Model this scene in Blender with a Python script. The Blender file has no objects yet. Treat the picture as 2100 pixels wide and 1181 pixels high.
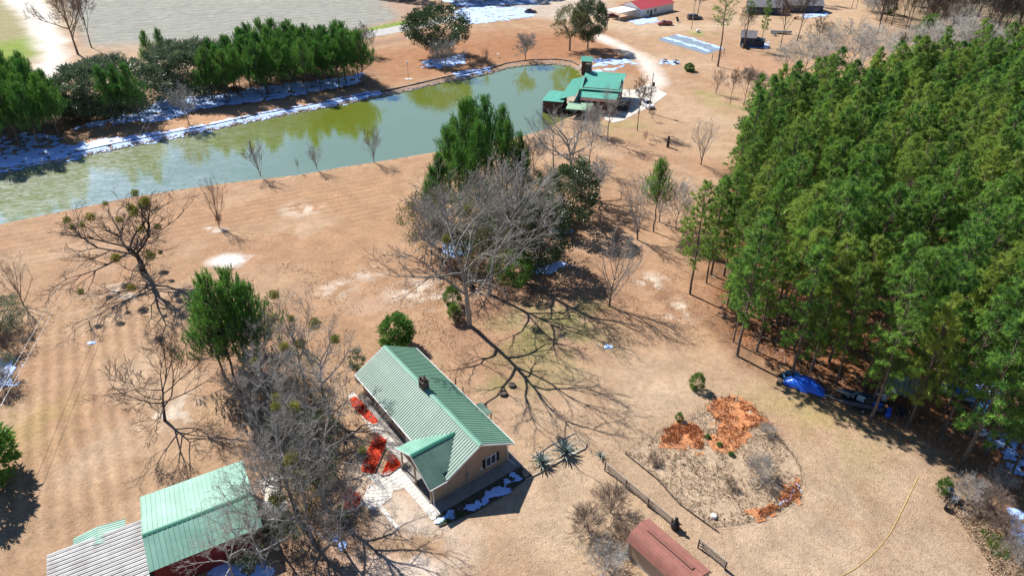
import bpy, math, random
import numpy as np
from mathutils import Vector, Matrix
from mathutils.geometry import tessellate_polygon

sc = bpy.context.scene
R = math.radians
# ------------------------------------------------------------------ camera, light, exposure
CAM_H = 58.0
PITCH = R(33.1)
FPX = 1380.0
cam_d = bpy.data.cameras.new('camera')
cam = bpy.data.objects.new('camera', cam_d)
sc.collection.objects.link(cam)
cam.location = (0, 0, CAM_H)
cam.rotation_euler = (R(90) - PITCH, 0, 0)
cam_d.sensor_width = 36
cam_d.lens = FPX / 2100 * 36
cam_d.clip_start = 1
cam_d.clip_end = 6000
sc.camera = cam

SUN_EL, SUN_AZ = 43.0, 133.0          # degrees; azimuth counter-clockwise from +X
world = bpy.data.worlds.new('World')
sc.world = world
world.use_nodes = True
wn = world.node_tree.nodes
sky = wn.new('ShaderNodeTexSky')
sky.sky_type = 'NISHITA'
sky.sun_disc = False
sky.sun_elevation = R(SUN_EL)
sky.sun_rotation = R(90 - SUN_AZ)
sky.air_density = 1.0
sky.dust_density = 0.0
sky.ozone_density = 6.0
world.node_tree.links.new(sky.outputs[0], wn['Background'].inputs[0])
wn['Background'].inputs[1].default_value = 0.06
sd = bpy.data.lights.new('sun', 'SUN')
sd.energy = 5.0
sd.angle = R(0.5)
sd.color = (1.0, 0.95, 0.88)
sun = bpy.data.objects.new('sun', sd)
sc.collection.objects.link(sun)
sdir = Vector((math.cos(R(SUN_AZ)) * math.cos(R(SUN_EL)), math.sin(R(SUN_AZ)) * math.cos(R(SUN_EL)), math.sin(R(SUN_EL))))
sun.rotation_euler = (-sdir).to_track_quat('-Z', 'Y').to_euler()
sun.location = sdir * 300
sc.view_settings.view_transform = 'Standard'
sc.view_settings.look = 'None'
sc.view_settings.gamma = 1
sc.view_settings.use_curve_mapping = False
sc.view_settings.exposure = 0.84
sc.render.engine = 'CYCLES'

# ------------------------------------------------------------------ helpers
def G(px, py, z=0.0):
    """ground point (at height z) that the photograph shows at pixel px, py"""
    a = (px - 1050) / FPX; b = (590.5 - py) / FPX
    dy = math.cos(PITCH) + b * math.sin(PITCH); dz = -math.sin(PITCH) + b * math.cos(PITCH)
    t = (z - CAM_H) / dz
    return Vector((a * t, dy * t, z))

def tag(o, label=None, cat=None, group=None, kind=None):
    if label: o['label'] = label
    if cat: o['category'] = cat
    if group: o['group'] = group
    if kind: o['kind'] = kind
    return o

def empty(name, loc, rz=0, label=None, cat=None, group=None):
    o = bpy.data.objects.new(name, None)
    sc.collection.objects.link(o)
    o.location = loc; o.rotation_euler = (0, 0, rz)
    o.empty_display_size = 0.5
    return tag(o, label, cat, group)

def mesh_np(name, V, groups, mat=None, smooth=False):
    """V (n,3); groups: list of int arrays (m,k)"""
    me = bpy.data.meshes.new(name)
    V = np.asarray(V, dtype=np.float32).reshape(-1, 3)
    me.vertices.add(len(V)); me.vertices.foreach_set('co', V.ravel())
    loops = np.concatenate([np.asarray(g).ravel() for g in groups]).astype(np.int32)
    tot = np.concatenate([np.full(len(g), np.asarray(g).shape[1]) for g in groups]).astype(np.int32)
    st = np.concatenate([[0], np.cumsum(tot)[:-1]]).astype(np.int32)
    me.loops.add(len(loops)); me.loops.foreach_set('vertex_index', loops)
    me.polygons.add(len(tot)); me.polygons.foreach_set('loop_start', st)
    try: me.polygons.foreach_set('loop_total', tot)
    except Exception: pass
    if smooth: me.polygons.foreach_set('use_smooth', np.ones(len(tot), dtype=bool))
    me.update(calc_edges=True); me.validate()
    if mat: me.materials.append(mat)
    return me

def put(name, me, parent=None, loc=None, rz=None, scale=None, mat4=None):
    o = bpy.data.objects.new(name, me)
    sc.collection.objects.link(o)
    if parent: o.parent = parent
    if mat4 is not None: o.matrix_basis = mat4
    if loc is not None: o.location = loc
    if rz is not None: o.rotation_euler = (0, 0, rz)
    if scale is not None: o.scale = scale if hasattr(scale, '__len__') else (scale,) * 3
    return o

class MB:
    def __init__(s): s.v = []; s.f = []
    def poly(s, pts):
        n = len(s.v); s.v += [tuple(p) for p in pts]; s.f.append(tuple(range(n, n + len(pts))))
    def box(s, x0, x1, y0, y1, z0, z1):
        n = len(s.v)
        s.v += [(x0, y0, z0), (x1, y0, z0), (x1, y1, z0), (x0, y1, z0), (x0, y0, z1), (x1, y0, z1), (x1, y1, z1), (x0, y1, z1)]
        for f in ((0, 3, 2, 1), (4, 5, 6, 7), (0, 1, 5, 4), (1, 2, 6, 5), (2, 3, 7, 6), (3, 0, 4, 7)): s.f.append(tuple(n + i for i in f))
        return s
    def hexa(s, bot, top):
        n = len(s.v); s.v += [tuple(p) for p in bot] + [tuple(p) for p in top]; k = len(bot)
        s.f.append(tuple(n + i for i in reversed(range(k)))); s.f.append(tuple(n + k + i for i in range(k)))
        for i in range(k): j = (i + 1) % k; s.f.append((n + i, n + j, n + k + j, n + k + i))
        return s
    def prism(s, pts, z0, z1):
        """vertical prism over a 2-D outline; concave outlines are allowed"""
        pts = [(p[0], p[1]) for p in pts]
        ar = sum(pts[i - 1][0] * pts[i][1] - pts[i][0] * pts[i - 1][1] for i in range(len(pts)))
        if ar < 0: pts.reverse()
        n = len(s.v); k = len(pts)
        s.v += [(p[0], p[1], z0) for p in pts] + [(p[0], p[1], z1) for p in pts]
        for t in tessellate_polygon([[Vector((p[0], p[1], 0)) for p in pts]]):
            a, b, c = (Vector(pts[i]) for i in t)
            if (b - a).cross(c - a) < 0: t = (t[0], t[2], t[1])
            s.f.append(tuple(n + k + i for i in t))
        for i in range(k): j = (i + 1) % k; s.f.append((n + i, n + j, n + k + j, n + k + i))
        return s
    def slab(s, pts, th):
        """flat piece through pts (top face, counter-clockwise from outside), thickness th downwards along its normal"""
        p = [Vector(q) for q in pts]
        nrm = (p[1] - p[0]).cross(p[2] - p[0]).normalized()
        return s.hexa([q - nrm * th for q in p], p)
    def tube(s, a, b, r0, r1=None, n=8, cap=True):
        r1 = r0 if r1 is None else r1
        a = Vector(a); b = Vector(b); d = (b - a).normalized()
        x = d.orthogonal().normalized(); y = d.cross(x)
        k = len(s.v)
        for c, r in ((a, r0), (b, r1)):
            for i in range(n):
                t = 2 * math.pi * i / n
                s.v.append(tuple(c + x * (r * math.cos(t)) + y * (r * math.sin(t))))
        for i in range(n): j = (i + 1) % n; s.f.append((k + i, k + j, k + n + j, k + n + i))
        if cap: s.f.append(tuple(k + i for i in reversed(range(n)))); s.f.append(tuple(k + n + i for i in range(n)))
        return s
    def lathe(s, prof, c=(0, 0, 0), n=12):
        k = len(s.v)
        for r, z in prof:
            for i in range(n):
                t = 2 * math.pi * i / n
                s.v.append((c[0] + r * math.cos(t), c[1] + r * math.sin(t), c[2] + z))
        for m in range(len(prof) - 1):
            for i in range(n):
                j = (i + 1) % n; a = k + m * n
                s.f.append((a + i, a + j, a + n + j, a + n + i))
        s.f.append(tuple(k + i for i in reversed(range(n)))); s.f.append(tuple(k + (len(prof) - 1) * n + i for i in range(n)))
        return s
    def mesh(s, name, mat, smooth=False):
        me = bpy.data.meshes.new(name); me.from_pydata(s.v, [], s.f)
        if smooth: me.polygons.foreach_set('use_smooth', [True] * len(me.polygons))
        me.materials.append(mat); me.update(); return me
    def obj(s, name, mat, parent=None, smooth=False, **k):
        return put(name, s.mesh(name, mat, smooth), parent, **k)

# ------------------------------------------------------------------ materials
def new_mat(name):
    m = bpy.data.materials.new(name); m.use_nodes = True
    nt = m.node_tree
    return m, nt, nt.nodes, nt.links, nt.nodes['Principled BSDF']

def mat(name, c, c2=None, *a, wpos=False, **k):
    m = mat_(name, c, c2, *a, **k)
    if wpos:
        nt = m.node_tree; g = nt.nodes.new('ShaderNodeNewGeometry'); mp = [n for n in nt.nodes if n.type == 'MAPPING'][0]; nt.links.new(g.outputs['Position'], mp.inputs[0])
    return m

def mat_(name, c, c2=None, scale=2.0, rough=0.8, metal=0.0, bump=0.0, bscale=None, detail=4, rnd=0.0, spec=0.3, stretch=None, sharp=False):
    m, nt, N, L, P = new_mat(name)
    P.inputs['Roughness'].default_value = rough
    P.inputs['Metallic'].default_value = metal
    P.inputs['Specular IOR Level'].default_value = spec
    c2 = c2 or tuple(x * 0.75 for x in c)
    tc = N.new('ShaderNodeTexCoord'); mp = N.new('ShaderNodeMapping')
    L.new(tc.outputs['Object'], mp.inputs[0])
    if stretch: mp.inputs['Scale'].default_value = stretch
    nz = N.new('ShaderNodeTexNoise'); nz.inputs['Scale'].default_value = scale; nz.inputs['Detail'].default_value = detail; nz.inputs['Roughness'].default_value = 0.6
    L.new(mp.outputs[0], nz.inputs['Vector'])
    cr = N.new('ShaderNodeValToRGB')
    cr.color_ramp.elements[0].position = 0.46 if sharp else 0.34; cr.color_ramp.elements[1].position = 0.54 if sharp else 0.66
    cr.color_ramp.elements[0].color = (*c2, 1); cr.color_ramp.elements[1].color = (*c, 1)
    L.new(nz.outputs['Fac'], cr.inputs[0])
    out = cr.outputs[0]
    if rnd:
        oi = N.new('ShaderNodeObjectInfo'); mr = N.new('ShaderNodeMapRange')
        mr.inputs['To Min'].default_value = 1 - rnd; mr.inputs['To Max'].default_value = 1 + rnd
        L.new(oi.outputs['Random'], mr.inputs[0])
        hs = N.new('ShaderNodeHueSaturation'); L.new(mr.outputs[0], hs.inputs['Value']); L.new(out, hs.inputs['Color']); out = hs.outputs[0]
    L.new(out, P.inputs['Base Color'])
    if bump:
        nb = N.new('ShaderNodeTexNoise'); nb.inputs['Scale'].default_value = bscale or scale * 4; nb.inputs['Detail'].default_value = 3
        L.new(mp.outputs[0], nb.inputs['Vector'])
        bp = N.new('ShaderNodeBump'); bp.inputs['Strength'].default_value = 1; bp.inputs['Distance'].default_value = bump
        L.new(nb.outputs['Fac'], bp.inputs['Height']); L.new(bp.outputs[0], P.inputs['Normal'])
    return m

def leaf_mat(name, c, c2, c3=None, trans=0.35, scale=0.45, rough=0.55, spec=0.35):
    """foliage: two-tone clumps, per-tree tint, light coming through"""
    m, nt, N, L, P = new_mat(name)
    tc = N.new('ShaderNodeTexCoord')
    nz = N.new('ShaderNodeTexNoise'); nz.inputs['Scale'].default_value = scale; nz.inputs['Detail'].default_value = 5; nz.inputs['Roughness'].default_value = 0.7
    L.new(tc.outputs['Object'], nz.inputs['Vector'])
    cr = N.new('ShaderNodeValToRGB'); e = cr.color_ramp.elements
    e[0].position = 0.40; e[1].position = 0.60; e[0].color = (*c2, 1); e[1].color = (*c, 1)
    L.new(nz.outputs['Fac'], cr.inputs[0])
    oi = N.new('ShaderNodeObjectInfo')
    mx = N.new('ShaderNodeMixRGB'); mx.inputs[2].default_value = (*(c3 or c), 1)
    pw = N.new('ShaderNodeMath'); pw.operation = 'POWER'; pw.inputs[1].default_value = 2.2
    L.new(oi.outputs['Random'], pw.inputs[0]); ml = N.new('ShaderNodeMath'); ml.operation = 'MULTIPLY'; ml.inputs[1].default_value = 0.7
    L.new(pw.outputs[0], ml.inputs[0]); L.new(ml.outputs[0], mx.inputs[0]); L.new(cr.outputs[0], mx.inputs[1])
    P.inputs['Roughness'].default_value = rough; P.inputs['Specular IOR Level'].default_value = spec
    L.new(mx.outputs[0], P.inputs['Base Color'])
    tr = N.new('ShaderNodeBsdfTranslucent'); L.new(mx.outputs[0], tr.inputs[0])
    ms = N.new('ShaderNodeMixShader'); ms.inputs[0].default_value = trans
    L.new(P.outputs[0], ms.inputs[1]); L.new(tr.outputs[0], ms.inputs[2])
    L.new(ms.outputs[0], N['Material Output'].inputs[0])
    return m

M = {}
M['bark'] = mat('bark_brown', (.20, .15, .115), (.11, .08, .065), 3, .95, bump=.03, bscale=9, rnd=.15)
M['bark_grey'] = mat('bark_grey', (.34, .31, .28), (.20, .18, .165), 2.5, .95, bump=.03, bscale=9, rnd=.12)
M['bark_dark'] = mat('bark_dark', (.085, .07, .062), (.05, .042, .04), 3, .95, bump=.03, rnd=.15)
M['twig_grey'] = mat('twig_grey', (.42, .40, .38), (.24, .225, .21), .5, .9, rnd=.15)
M['twig_mid'] = mat('twig_mid_grey', (.30, .275, .25), (.17, .155, .14), .5, .9, rnd=.15)
M['twig_silver'] = mat('twig_silver', (.58, .55, .50), (.34, .32, .29), .5, .9, rnd=.1)
M['twig_brown'] = mat('twig_brown', (.25, .18, .14), (.15, .11, .09), .5, .9, rnd=.15)
M['pine_bark'] = mat('pine_bark', (.19, .145, .115), (.10, .078, .065), 2, .95, bump=.03, bscale=8, rnd=.15)
M['needle'] = leaf_mat('pine_needles', (.27, .49, .08), (.03, .115, .028), (.38, .45, .08), .36, 0.7)  # bright and dark clump tones imitate sunlit tufts and shaded gaps
M['needle_young'] = leaf_mat('young_pine_needles', (.12, .30, .05), (.03, .10, .022), (.16, .31, .05), .34, 0.6)
M['leaf_dark'] = leaf_mat('evergreen_leaves', (.075, .13, .045), (.035, .065, .03), (.10, .14, .06), .2, .5, .35, .5)
M['leaf_olive'] = leaf_mat('olive_leaves', (.15, .17, .06), (.07, .085, .035), (.2, .18, .06), .3, .5)
M['leaf_grey'] = leaf_mat('greyish_evergreen_leaves', (.19, .25, .14), (.08, .12, .065), (.14, .18, .10), .2, .5, .45, .5)
M['leaf_bright'] = leaf_mat('bright_green_leaves', (.13, .25, .04), (.06, .13, .025), (.17, .26, .05), .4, .8)
M['mistletoe'] = leaf_mat('mistletoe_leaves', (.26, .27, .035), (.12, .14, .025), (.3, .27, .04), .35, 2)
M['dead_leaf'] = mat('dead_leaves', (.27, .15, .09), (.16, .085, .055), 2, .9)
M['snow'] = mat('snow', (.47, .63, .97), (.34, .52, .95), 1.5, .7, bump=.05, bscale=3, spec=.4)  # blue of skylit shade put into the base colour
M['water'] = None
# ------------------------------------------------------------------ numpy noise and zone masks
_rs = np.random.RandomState(7)
_perm = _rs.rand(512, 512)
def vnoise(x, y):
    xi = np.floor(x).astype(int); yi = np.floor(y).astype(int)
    fx = x - xi; fy = y - yi
    fx = fx * fx * (3 - 2 * fx); fy = fy * fy * (3 - 2 * fy)
    g = lambda a, b: _perm[a % 512, b % 512]
    return (g(xi, yi) * (1 - fx) + g(xi + 1, yi) * fx) * (1 - fy) + (g(xi, yi + 1) * (1 - fx) + g(xi + 1, yi + 1) * fx) * fy
def fbm(x, y, s, o=4):
    t = 0; a = .5; n = 0
    for i in range(o):
        t = t + a * vnoise(x / s + 17.3 * i, y / s + 41.7 * i); n += a; a *= .5; s *= .5
    return t / n
def sdist(poly, X, Y):
    """signed distance, positive inside"""
    P = np.array([(p[0], p[1]) for p in poly]); inside = np.zeros(X.shape, bool); d = np.full(X.shape, 1e9)
    for i in range(len(P)):
        a = P[i - 1]; b = P[i]; e = b - a
        t = np.clip(((X - a[0]) * e[0] + (Y - a[1]) * e[1]) / (e @ e + 1e-9), 0, 1)
        d = np.minimum(d, (X - a[0] - t * e[0]) ** 2 + (Y - a[1] - t * e[1]) ** 2)
        c = (a[1] > Y) != (b[1] > Y)
        with np.errstate(divide='ignore', invalid='ignore'):
            xx = a[0] + (Y - a[1]) * e[0] / (e[1] if e[1] else 1e-9)
        inside ^= c & (X < xx)
    d = np.sqrt(d); return np.where(inside, d, -d)
def PX(*pts, z=0): return [G(p[0], p[1], z) for p in pts]

SHORE = PX((-260, 400), (0, 344), (151, 320), (244, 300), (342, 281), (440, 262), (528, 242), (612, 227), (700, 210), (785, 194), (852, 180), (910, 166),
           (954, 159), (1005, 148), (1039, 138), (1089, 131), (1140, 130), (1171, 134), (1188, 144), (1203, 165), (1212, 190), (1195, 225), (1150, 246), (1120, 262),
           (1089, 271), (1066, 277), (990, 291), (900, 308), (785, 327), (700, 340), (610, 356), (474, 371), (372, 385), (264, 402), (152, 425), (0, 456), (-260, 530))

# ------------------------------------------------------------------ ground sheet
def axis(a0, a1, b0, b1, fine, grow=1.045, cap=2.2):
    xs = list(np.arange(b0, b1 + 1e-6, fine)); s = fine
    x = b1
    while x < a1: s = min(s * grow, cap); x += s; xs.append(x)
    x = b0; s = fine; l = []
    while x > a0: s = min(s * grow, cap); x -= s; l.append(x)
    return np.array(l[::-1] + xs)
gx = axis(-290, 290, -60, 62, .42); gy = axis(18, 372, 32, 108, .42, 1.02, 1.5)
X, Y = np.meshgrid(gx, gy)
W1 = (fbm(X, Y, 9) - .5); W2 = (fbm(X + 300, Y - 90, 9) - .5)
Xd = X + W1 * 5 ; Yd = Y + W2 * 5
ds = sdist(SHORE, X, Y)
Z = np.where(ds > -1.2, np.maximum(-.36 - ds * .32, -1.7), 0.0)
Z = np.where(ds <= -1.2, 0, np.minimum(Z, 0))
C = np.empty(X.shape + (3,))
def paint(mask, col):
    C[:] = C * (1 - mask[..., None]) + np.array(col) * mask[..., None]
def zone(pts, col, soft=1.0, warp=1.0, amt=1.0, brk=0.0, bs=3.0):
    d = sdist(PX(*pts), X + (Xd - X) * warp, Y + (Yd - Y) * warp)
    m = np.clip(d / soft * .5 + .5, 0, 1) * amt
    if brk: m = m * np.clip((fbm(X + 55, Y + 12, bs) - .5) * 6 + 1 - brk, 0, 1)
    paint(m, col)
def blob(px, py, r, col, amt=1, brk=.3, bs=2, asp=1.0):
    c = G(px, py); d = np.hypot((Xd - c.x) / asp, Yd - c.y)
    m = np.clip(1.4 - d / r * 1.4, 0, 1) * amt
    m = m * np.clip((fbm(X - 35, Y + 72, bs) - .5) * 7 + 1 - brk, 0, 1)
    paint(m, col)
TAN = (.395, .258, .155); ORANGE = (.375, .222, .125); PALE = (.50, .37, .25); WHITE = (.66, .58, .50); OLIVE = (.24, .22, .085)
C[:] = TAN
n1 = fbm(X, Y, 26, 3); n2 = fbm(X + 90, Y + 200, 7, 4); n3 = fbm(X - 80, Y + 20, 1.6, 3)
paint(np.clip((n1 - .45) * 3.5, 0, .7), (.36, .212, .125))
paint(np.clip((n2 - .52) * 4, 0, .45), (.46, .325, .215))
# redder middle lawn between pond and house, north bank
zone([(380, 400), (900, 315), (880, 400), (850, 520), (800, 700), (640, 760), (560, 560), (470, 480)], ORANGE, 10, 2, .8)
zone([(700, 110), (1240, 60), (1330, 160), (1180, 130), (1000, 140), (780, 180)], (.33, .165, .085), 6, 1, .85)
zone([(840, 60), (1200, 60), (1200, 118), (850, 125)], (.32, .145, .07), 8, 1, .5)
zone([(1280, 480), (1460, 420), (1520, 560), (1500, 740), (1300, 700), (1180, 560)], (.40, .24, .14), 5, 1, .7)
# olive patches
blob(1130, 690, 12, OLIVE, .8, .45, 4); blob(1180, 640, 7, OLIVE, .7, .5, 3); blob(1090, 780, 8, OLIVE, .5, .5, 3)
blob(1280, 262, 9, (.30, .26, .10), .6, .3, 4); blob(1500, 215, 12, (.32, .29, .12), .6, .3, 4); blob(1000, 790, 3, OLIVE, .6, .3, 2)
blob(1440, 70, 8, (.22, .27, .06), .7, .5, 3); blob(1440, 195, 4, (.24, .27, .07), .6, .5, 2); blob(60, 880, 7, (.36, .27, .11), .5, .3, 3)
blob(1640, 840, 12, (.36, .27, .11), .5, .3, 4); blob(1720, 900, 14, (.33, .26, .10), .5, .35, 5)
# plough land, track, verge
zone([(150, -60), (900, -60), (850, 30), (740, 62), (640, 80), (420, 96), (300, 108), (180, 100), (150, 40), (90, -60)], (.275, .275, .235), 4, .6)
fdir = (G(830, 20) - G(200, 75)).normalized(); fr = (X * -fdir.y + Y * fdir.x)
fm = np.clip(sdist(PX((150, -60), (900, -60), (850, 30), (740, 62), (640, 80), (420, 96), (300, 108), (180, 100), (150, 40), (90, -60)), X, Y) / 5, 0, 1)
st = .5 + .5 * np.sin(fr * 2 * math.pi / 5.5 + (n2 - .5) * 3)
C[:] = C * (1 + (fm * (st - .5) * .16 + fm * (n3 - .5) * .25)[..., None])
zone([(-200, -60), (90, -60), (120, 60), (80, 120), (-200, 170)], (.27, .26, .13), 7, 1, .85)
zone([(-100, 110), (60, 78), (90, 88), (70, 118), (-100, 160)], (.20, .28, .045), 5, 1, .9)
zone([(150, 95), (420, 85), (400, 140), (200, 170), (60, 190)], (.42, .30, .20), 5, 1, .8)
zone([(-10, -60), (60, -60), (125, 62), (142, 118), (125, 170), (70, 165), (82, 100), (55, 50), (10, 5)], (.72, .66, .58), 3, 1.2)
zone([(600, 88), (700, 72), (800, 48), (840, 40), (840, 50), (800, 56), (700, 80), (600, 98)], (.23, .32, .07), 1.5, .6)
zone([(760, -60), (870, -60), (870, 45), (820, 40), (790, 10)], (.40, .25, .17), 4, 1, .8)
zone([(600, 120), (700, 96), (860, 68), (860, 78), (700, 108), (600, 135)], (.30, .18, .12), 2, .3, .7)
# driveways
zone([(1225, 68), (1262, 82), (1300, 103), (1330, 112), (1348, 135), (1372, 175), (1340, 190), (1322, 150), (1300, 125), (1262, 100), (1220, 80)], WHITE, 2, .5, 1)
zone([(1120, 20), (1250, 20), (1300, 30), (1420, 52), (1480, 40), (1560, 30), (1560, 44), (1440, 66), (1330, 68), (1250, 62), (1120, 32)], PALE, 5, 1, .75)
zone([(1050, -20), (1250, -20), (1240, 30), (1150, 42), (1050, 30)], (.47, .40, .33), 4, 1, .8)
zone([(1330, 112), (1500, 128), (1640, 190), (1560, 188), (1460, 150), (1340, 125)], PALE, 6, 1, .5)
zone([(1380, 190), (1440, 240), (1520, 330), (1440, 300), (1370, 220)], PALE, 5, 1, .4)
zone([(1480, 110), (1600, 120), (1700, 150), (1600, 180), (1480, 150)], (.40, .23, .14), 5, 1, .8)
zone([(1700, 230), (1900, 190), (1960, 130), (1830, 110), (1700, 160)], (.47, .31, .19), 5, 1, .7)
zone([(1500, -60), (1760, -60), (1800, 60), (1700, 90), (1500, 60)], (.45, .32, .2), 6, 1, .6)
zone([(1850, -60), (2400, -60), (2400, 160), (2050, 130), (1850, 70)], (.20, .16, .10), 8, 1, .8)
# forest floor: pine straw, its darker patches stand in for shade under the crowns
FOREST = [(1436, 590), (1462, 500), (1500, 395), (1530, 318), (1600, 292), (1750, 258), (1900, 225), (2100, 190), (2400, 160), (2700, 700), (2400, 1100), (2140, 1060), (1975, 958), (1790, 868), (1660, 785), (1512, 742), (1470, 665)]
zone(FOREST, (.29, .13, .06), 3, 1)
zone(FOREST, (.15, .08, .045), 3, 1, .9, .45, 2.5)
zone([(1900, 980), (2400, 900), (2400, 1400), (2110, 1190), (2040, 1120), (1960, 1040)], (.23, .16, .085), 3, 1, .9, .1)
# pines in the north-west
zone([(-200, 190), (130, 170), (420, 150), (760, 120), (775, 178), (560, 215), (400, 240), (120, 290), (-200, 330)], (.24, .14, .08), 4, 1, .8)
zone([(150, 262), (300, 250), (440, 225), (770, 182), (780, 190), (430, 256), (250, 290), (150, 312)], (.44, .26, .15), 2, .4, .9)
# leaf litter under the trees
for a in ((960, 660, 8), (1000, 600, 9), (560, 900, 9), (560, 760, 7), (640, 1080, 9), (600, 1000, 8), (1060, 580, 7), (1180, 560, 8), (1250, 640, 5), (930, 540, 8), (1300, 600, 7), (1170, 470, 6), (1400, 620, 7)):
    blob(a[0], a[1], a[2], (.30, .165, .10), .75, .35, 1.6)
for a in ((700, 590, 4), (840, 600, 5), (760, 560, 3), (890, 620, 4), (610, 430, 5), (380, 840, 3.5), (330, 870, 3), (265, 600, 4), (1330, 580, 4), (1400, 640, 4)):
    blob(a[0], a[1], a[2], (.62, .52, .42), .8, .62, 1.3)
blob(478, 532, 3.4, (.80, .78, .74), 1, -.2, 2, 1.3); blob(430, 475, 1.8, (.7, .66, .6), .8, .2, 2, 2)
# bright bare sand round the house
zone([(740, 980), (900, 1060), (960, 1120), (900, 1240), (700, 1240), (760, 1080)], (.62, .52, .43), 2.5, 1.3, .95, .2, 3)
zone([(560, 1060), (780, 1080), (800, 1240), (540, 1240)], (.40, .26, .17), 3, 1, .6)
zone([(1240, 700), (1500, 760), (1700, 1000), (1450, 1240), (960, 1240), (900, 1080), (1080, 900)], (.44, .325, .215), 8, 1, .6)
zone([(1560, 980), (1900, 960), (2080, 1240), (1500, 1240)], (.42, .33, .235), 8, 1, .7)
# mowing stripes on the west lawn
ma = G(215, 800); mb = G(250, 1060); md = (mb - ma).normalized(); off = (X - ma.x) * md.y - (Y - ma.y) * md.x
off = off + (Y - 60) * (Y - 60) * .0012
mm = np.clip(sdist(PX((-100, 640), (420, 560), (480, 700), (330, 1180), (-200, 1240)), X, Y) / 9, 0, 1)
s1 = np.clip(np.sin(off * 2 * math.pi / 1.75 + (n2 - .5) * 1.6) * 1.6, -1, 1)
across = np.sin(((X * md.x + Y * md.y)) * 2 * math.pi / 3.1) * .25
C[:] = C * (1 + (mm * (s1 * .15 + across * .06 * (s1 < 0)))[..., None] * np.array((1, 1.05, 1.1)))
ea = (G(700, 380) - G(0, 505)).normalized(); eo = -X * ea.y + Y * ea.x
me_ = np.clip(sdist(PX((-100, 470), (700, 350), (880, 320), (800, 470), (420, 500), (-100, 600)), X, Y) / 6, 0, 1)
C[:] = C * (1 + (me_ * np.sin(eo * 2 * math.pi / 1.9 + (n2 - .5) * 2) * .085)[..., None])
# tyre ruts
for a, b in (((1318, 775), (1295, 862)), ((1205, 905), (1420, 1090)), ((1215, 915), (1400, 1100))):
    a = G(*a); b = G(*b); e = (b - a); t = np.clip(((X - a.x) * e.x + (Y - a.y) * e.y) / e.dot(e), 0, 1)
    d = np.hypot(X - a.x - t * e.x + W1, Y - a.y - t * e.y); paint(np.clip(1 - d / .45, 0, 1) * .35, (.30, .2, .12))
for a in ((1360, 790, 9, PALE), (1230, 860, 8, PALE), (1120, 1010, 8, PALE), (1600, 1120, 9, PALE), (1750, 1050, 7, ORANGE), (1180, 1130, 6, PALE), (300, 760, 9, PALE), (150, 620, 7, PALE), (620, 470, 9, PALE), (760, 640, 7, (.50, .34, .24)), (480, 400, 8, (.46, .32, .21)),
          (1400, 300, 10, PALE), (1470, 250, 9, PALE), (1330, 400, 8, (.33, .19, .11)), (1250, 420, 8, (.30, .17, .10)), (850, 450, 8, (.33, .19, .11)), (1000, 330, 5, (.33, .2, .12)), (60, 1050, 7, (.35, .24, .15)), (200, 930, 6, PALE), (420, 640, 4, (.3, .19, .12))):
    blob(a[0], a[1], a[2], a[3], .55, .3, 4)
for path in (((1460, 760), (1380, 740), (1300, 790), (1240, 870), (1180, 900), (1120, 880)), ((1500, 745), (1600, 830), (1690, 930), (1720, 1050), (1650, 1180)), ((1420, 235), (1400, 330), (1380, 430))):
    for a, b in zip(path[:-1], path[1:]):
        a = G(*a); b = G(*b); e = (b - a)
        for o_ in (-.75, .75):
            nn_ = Vector((-e.y, e.x, 0)).normalized() * o_
            t = np.clip(((Xd - a.x - nn_.x) * e.x + (Yd - a.y - nn_.y) * e.y) / e.dot(e), 0, 1)
            d = np.hypot(Xd - a.x - nn_.x - t * e.x, Yd - a.y - nn_.y - t * e.y); paint(np.clip(1 - d / .55, 0, 1) * .4, (.36, .245, .155))
# pond bed and wet rim
paint(np.clip(ds / .6 + .6, 0, 1), (.16, .15, .06))
C *= (1 + (n3 - .5) * .22)[..., None]
C = C * np.array((1.02, 1.03, 1.06))
ny, nx = X.shape
V = np.stack([X, Y, Z], -1).reshape(-1, 3)
idx = np.arange(nx * ny).reshape(ny, nx)
F = np.stack([idx[:-1, :-1], idx[:-1, 1:], idx[1:, 1:], idx[1:, :-1]], -1).reshape(-1, 4)
base = len(V); x0, x1, y0, y1 = gx[0], gx[-1], gy[0], gy[-1]; BIG = 3000
V = np.vstack([V, [(-BIG, -BIG, 0), (BIG, -BIG, 0), (BIG, BIG, 0), (-BIG, BIG, 0)]])
c00, c10, c11, c01 = idx[0, 0], idx[0, -1], idx[-1, -1], idx[-1, 0]
F = np.vstack([F, [(base, base + 1, c10, c00), (base + 1, base + 2, c11, c10), (base + 2, base + 3, c01, c11), (base + 3, base, c00, c01)]])

gm, nt, N, L, P = new_mat('ground_soil_and_dormant_grass')
at = N.new('ShaderNodeAttribute'); at.attribute_name = 'soil'
tc = N.new('ShaderNodeTexCoord')
def nz(scale, det=4, ro=.6):
    n = N.new('ShaderNodeTexNoise'); n.inputs['Scale'].default_value = scale; n.inputs['Detail'].default_value = det; n.inputs['Roughness'].default_value = ro
    L.new(tc.outputs['Object'], n.inputs['Vector']); return n
def mul(src, node, lo, hi, a=.3, b=.7):
    mr = N.new('ShaderNodeMapRange'); mr.inputs['From Min'].default_value = a; mr.inputs['From Max'].default_value = b
    mr.inputs['To Min'].default_value = lo; mr.inputs['To Max'].default_value = hi; L.new(node.outputs['Fac'], mr.inputs[0])
    mx = N.new('ShaderNodeMixRGB'); mx.blend_type = 'MULTIPLY'; mx.inputs[0].default_value = 1
    L.new(src, mx.inputs[1]); L.new(mr.outputs[0], mx.inputs[2]); return mx.outputs[0]
o = mul(at.outputs['Color'], nz(.28, 5, .65), .82, 1.12)
o = mul(o, nz(1.6, 6, .75), .72, 1.18)
o = mul(o, nz(9, 4, .75), .82, 1.15)
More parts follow.
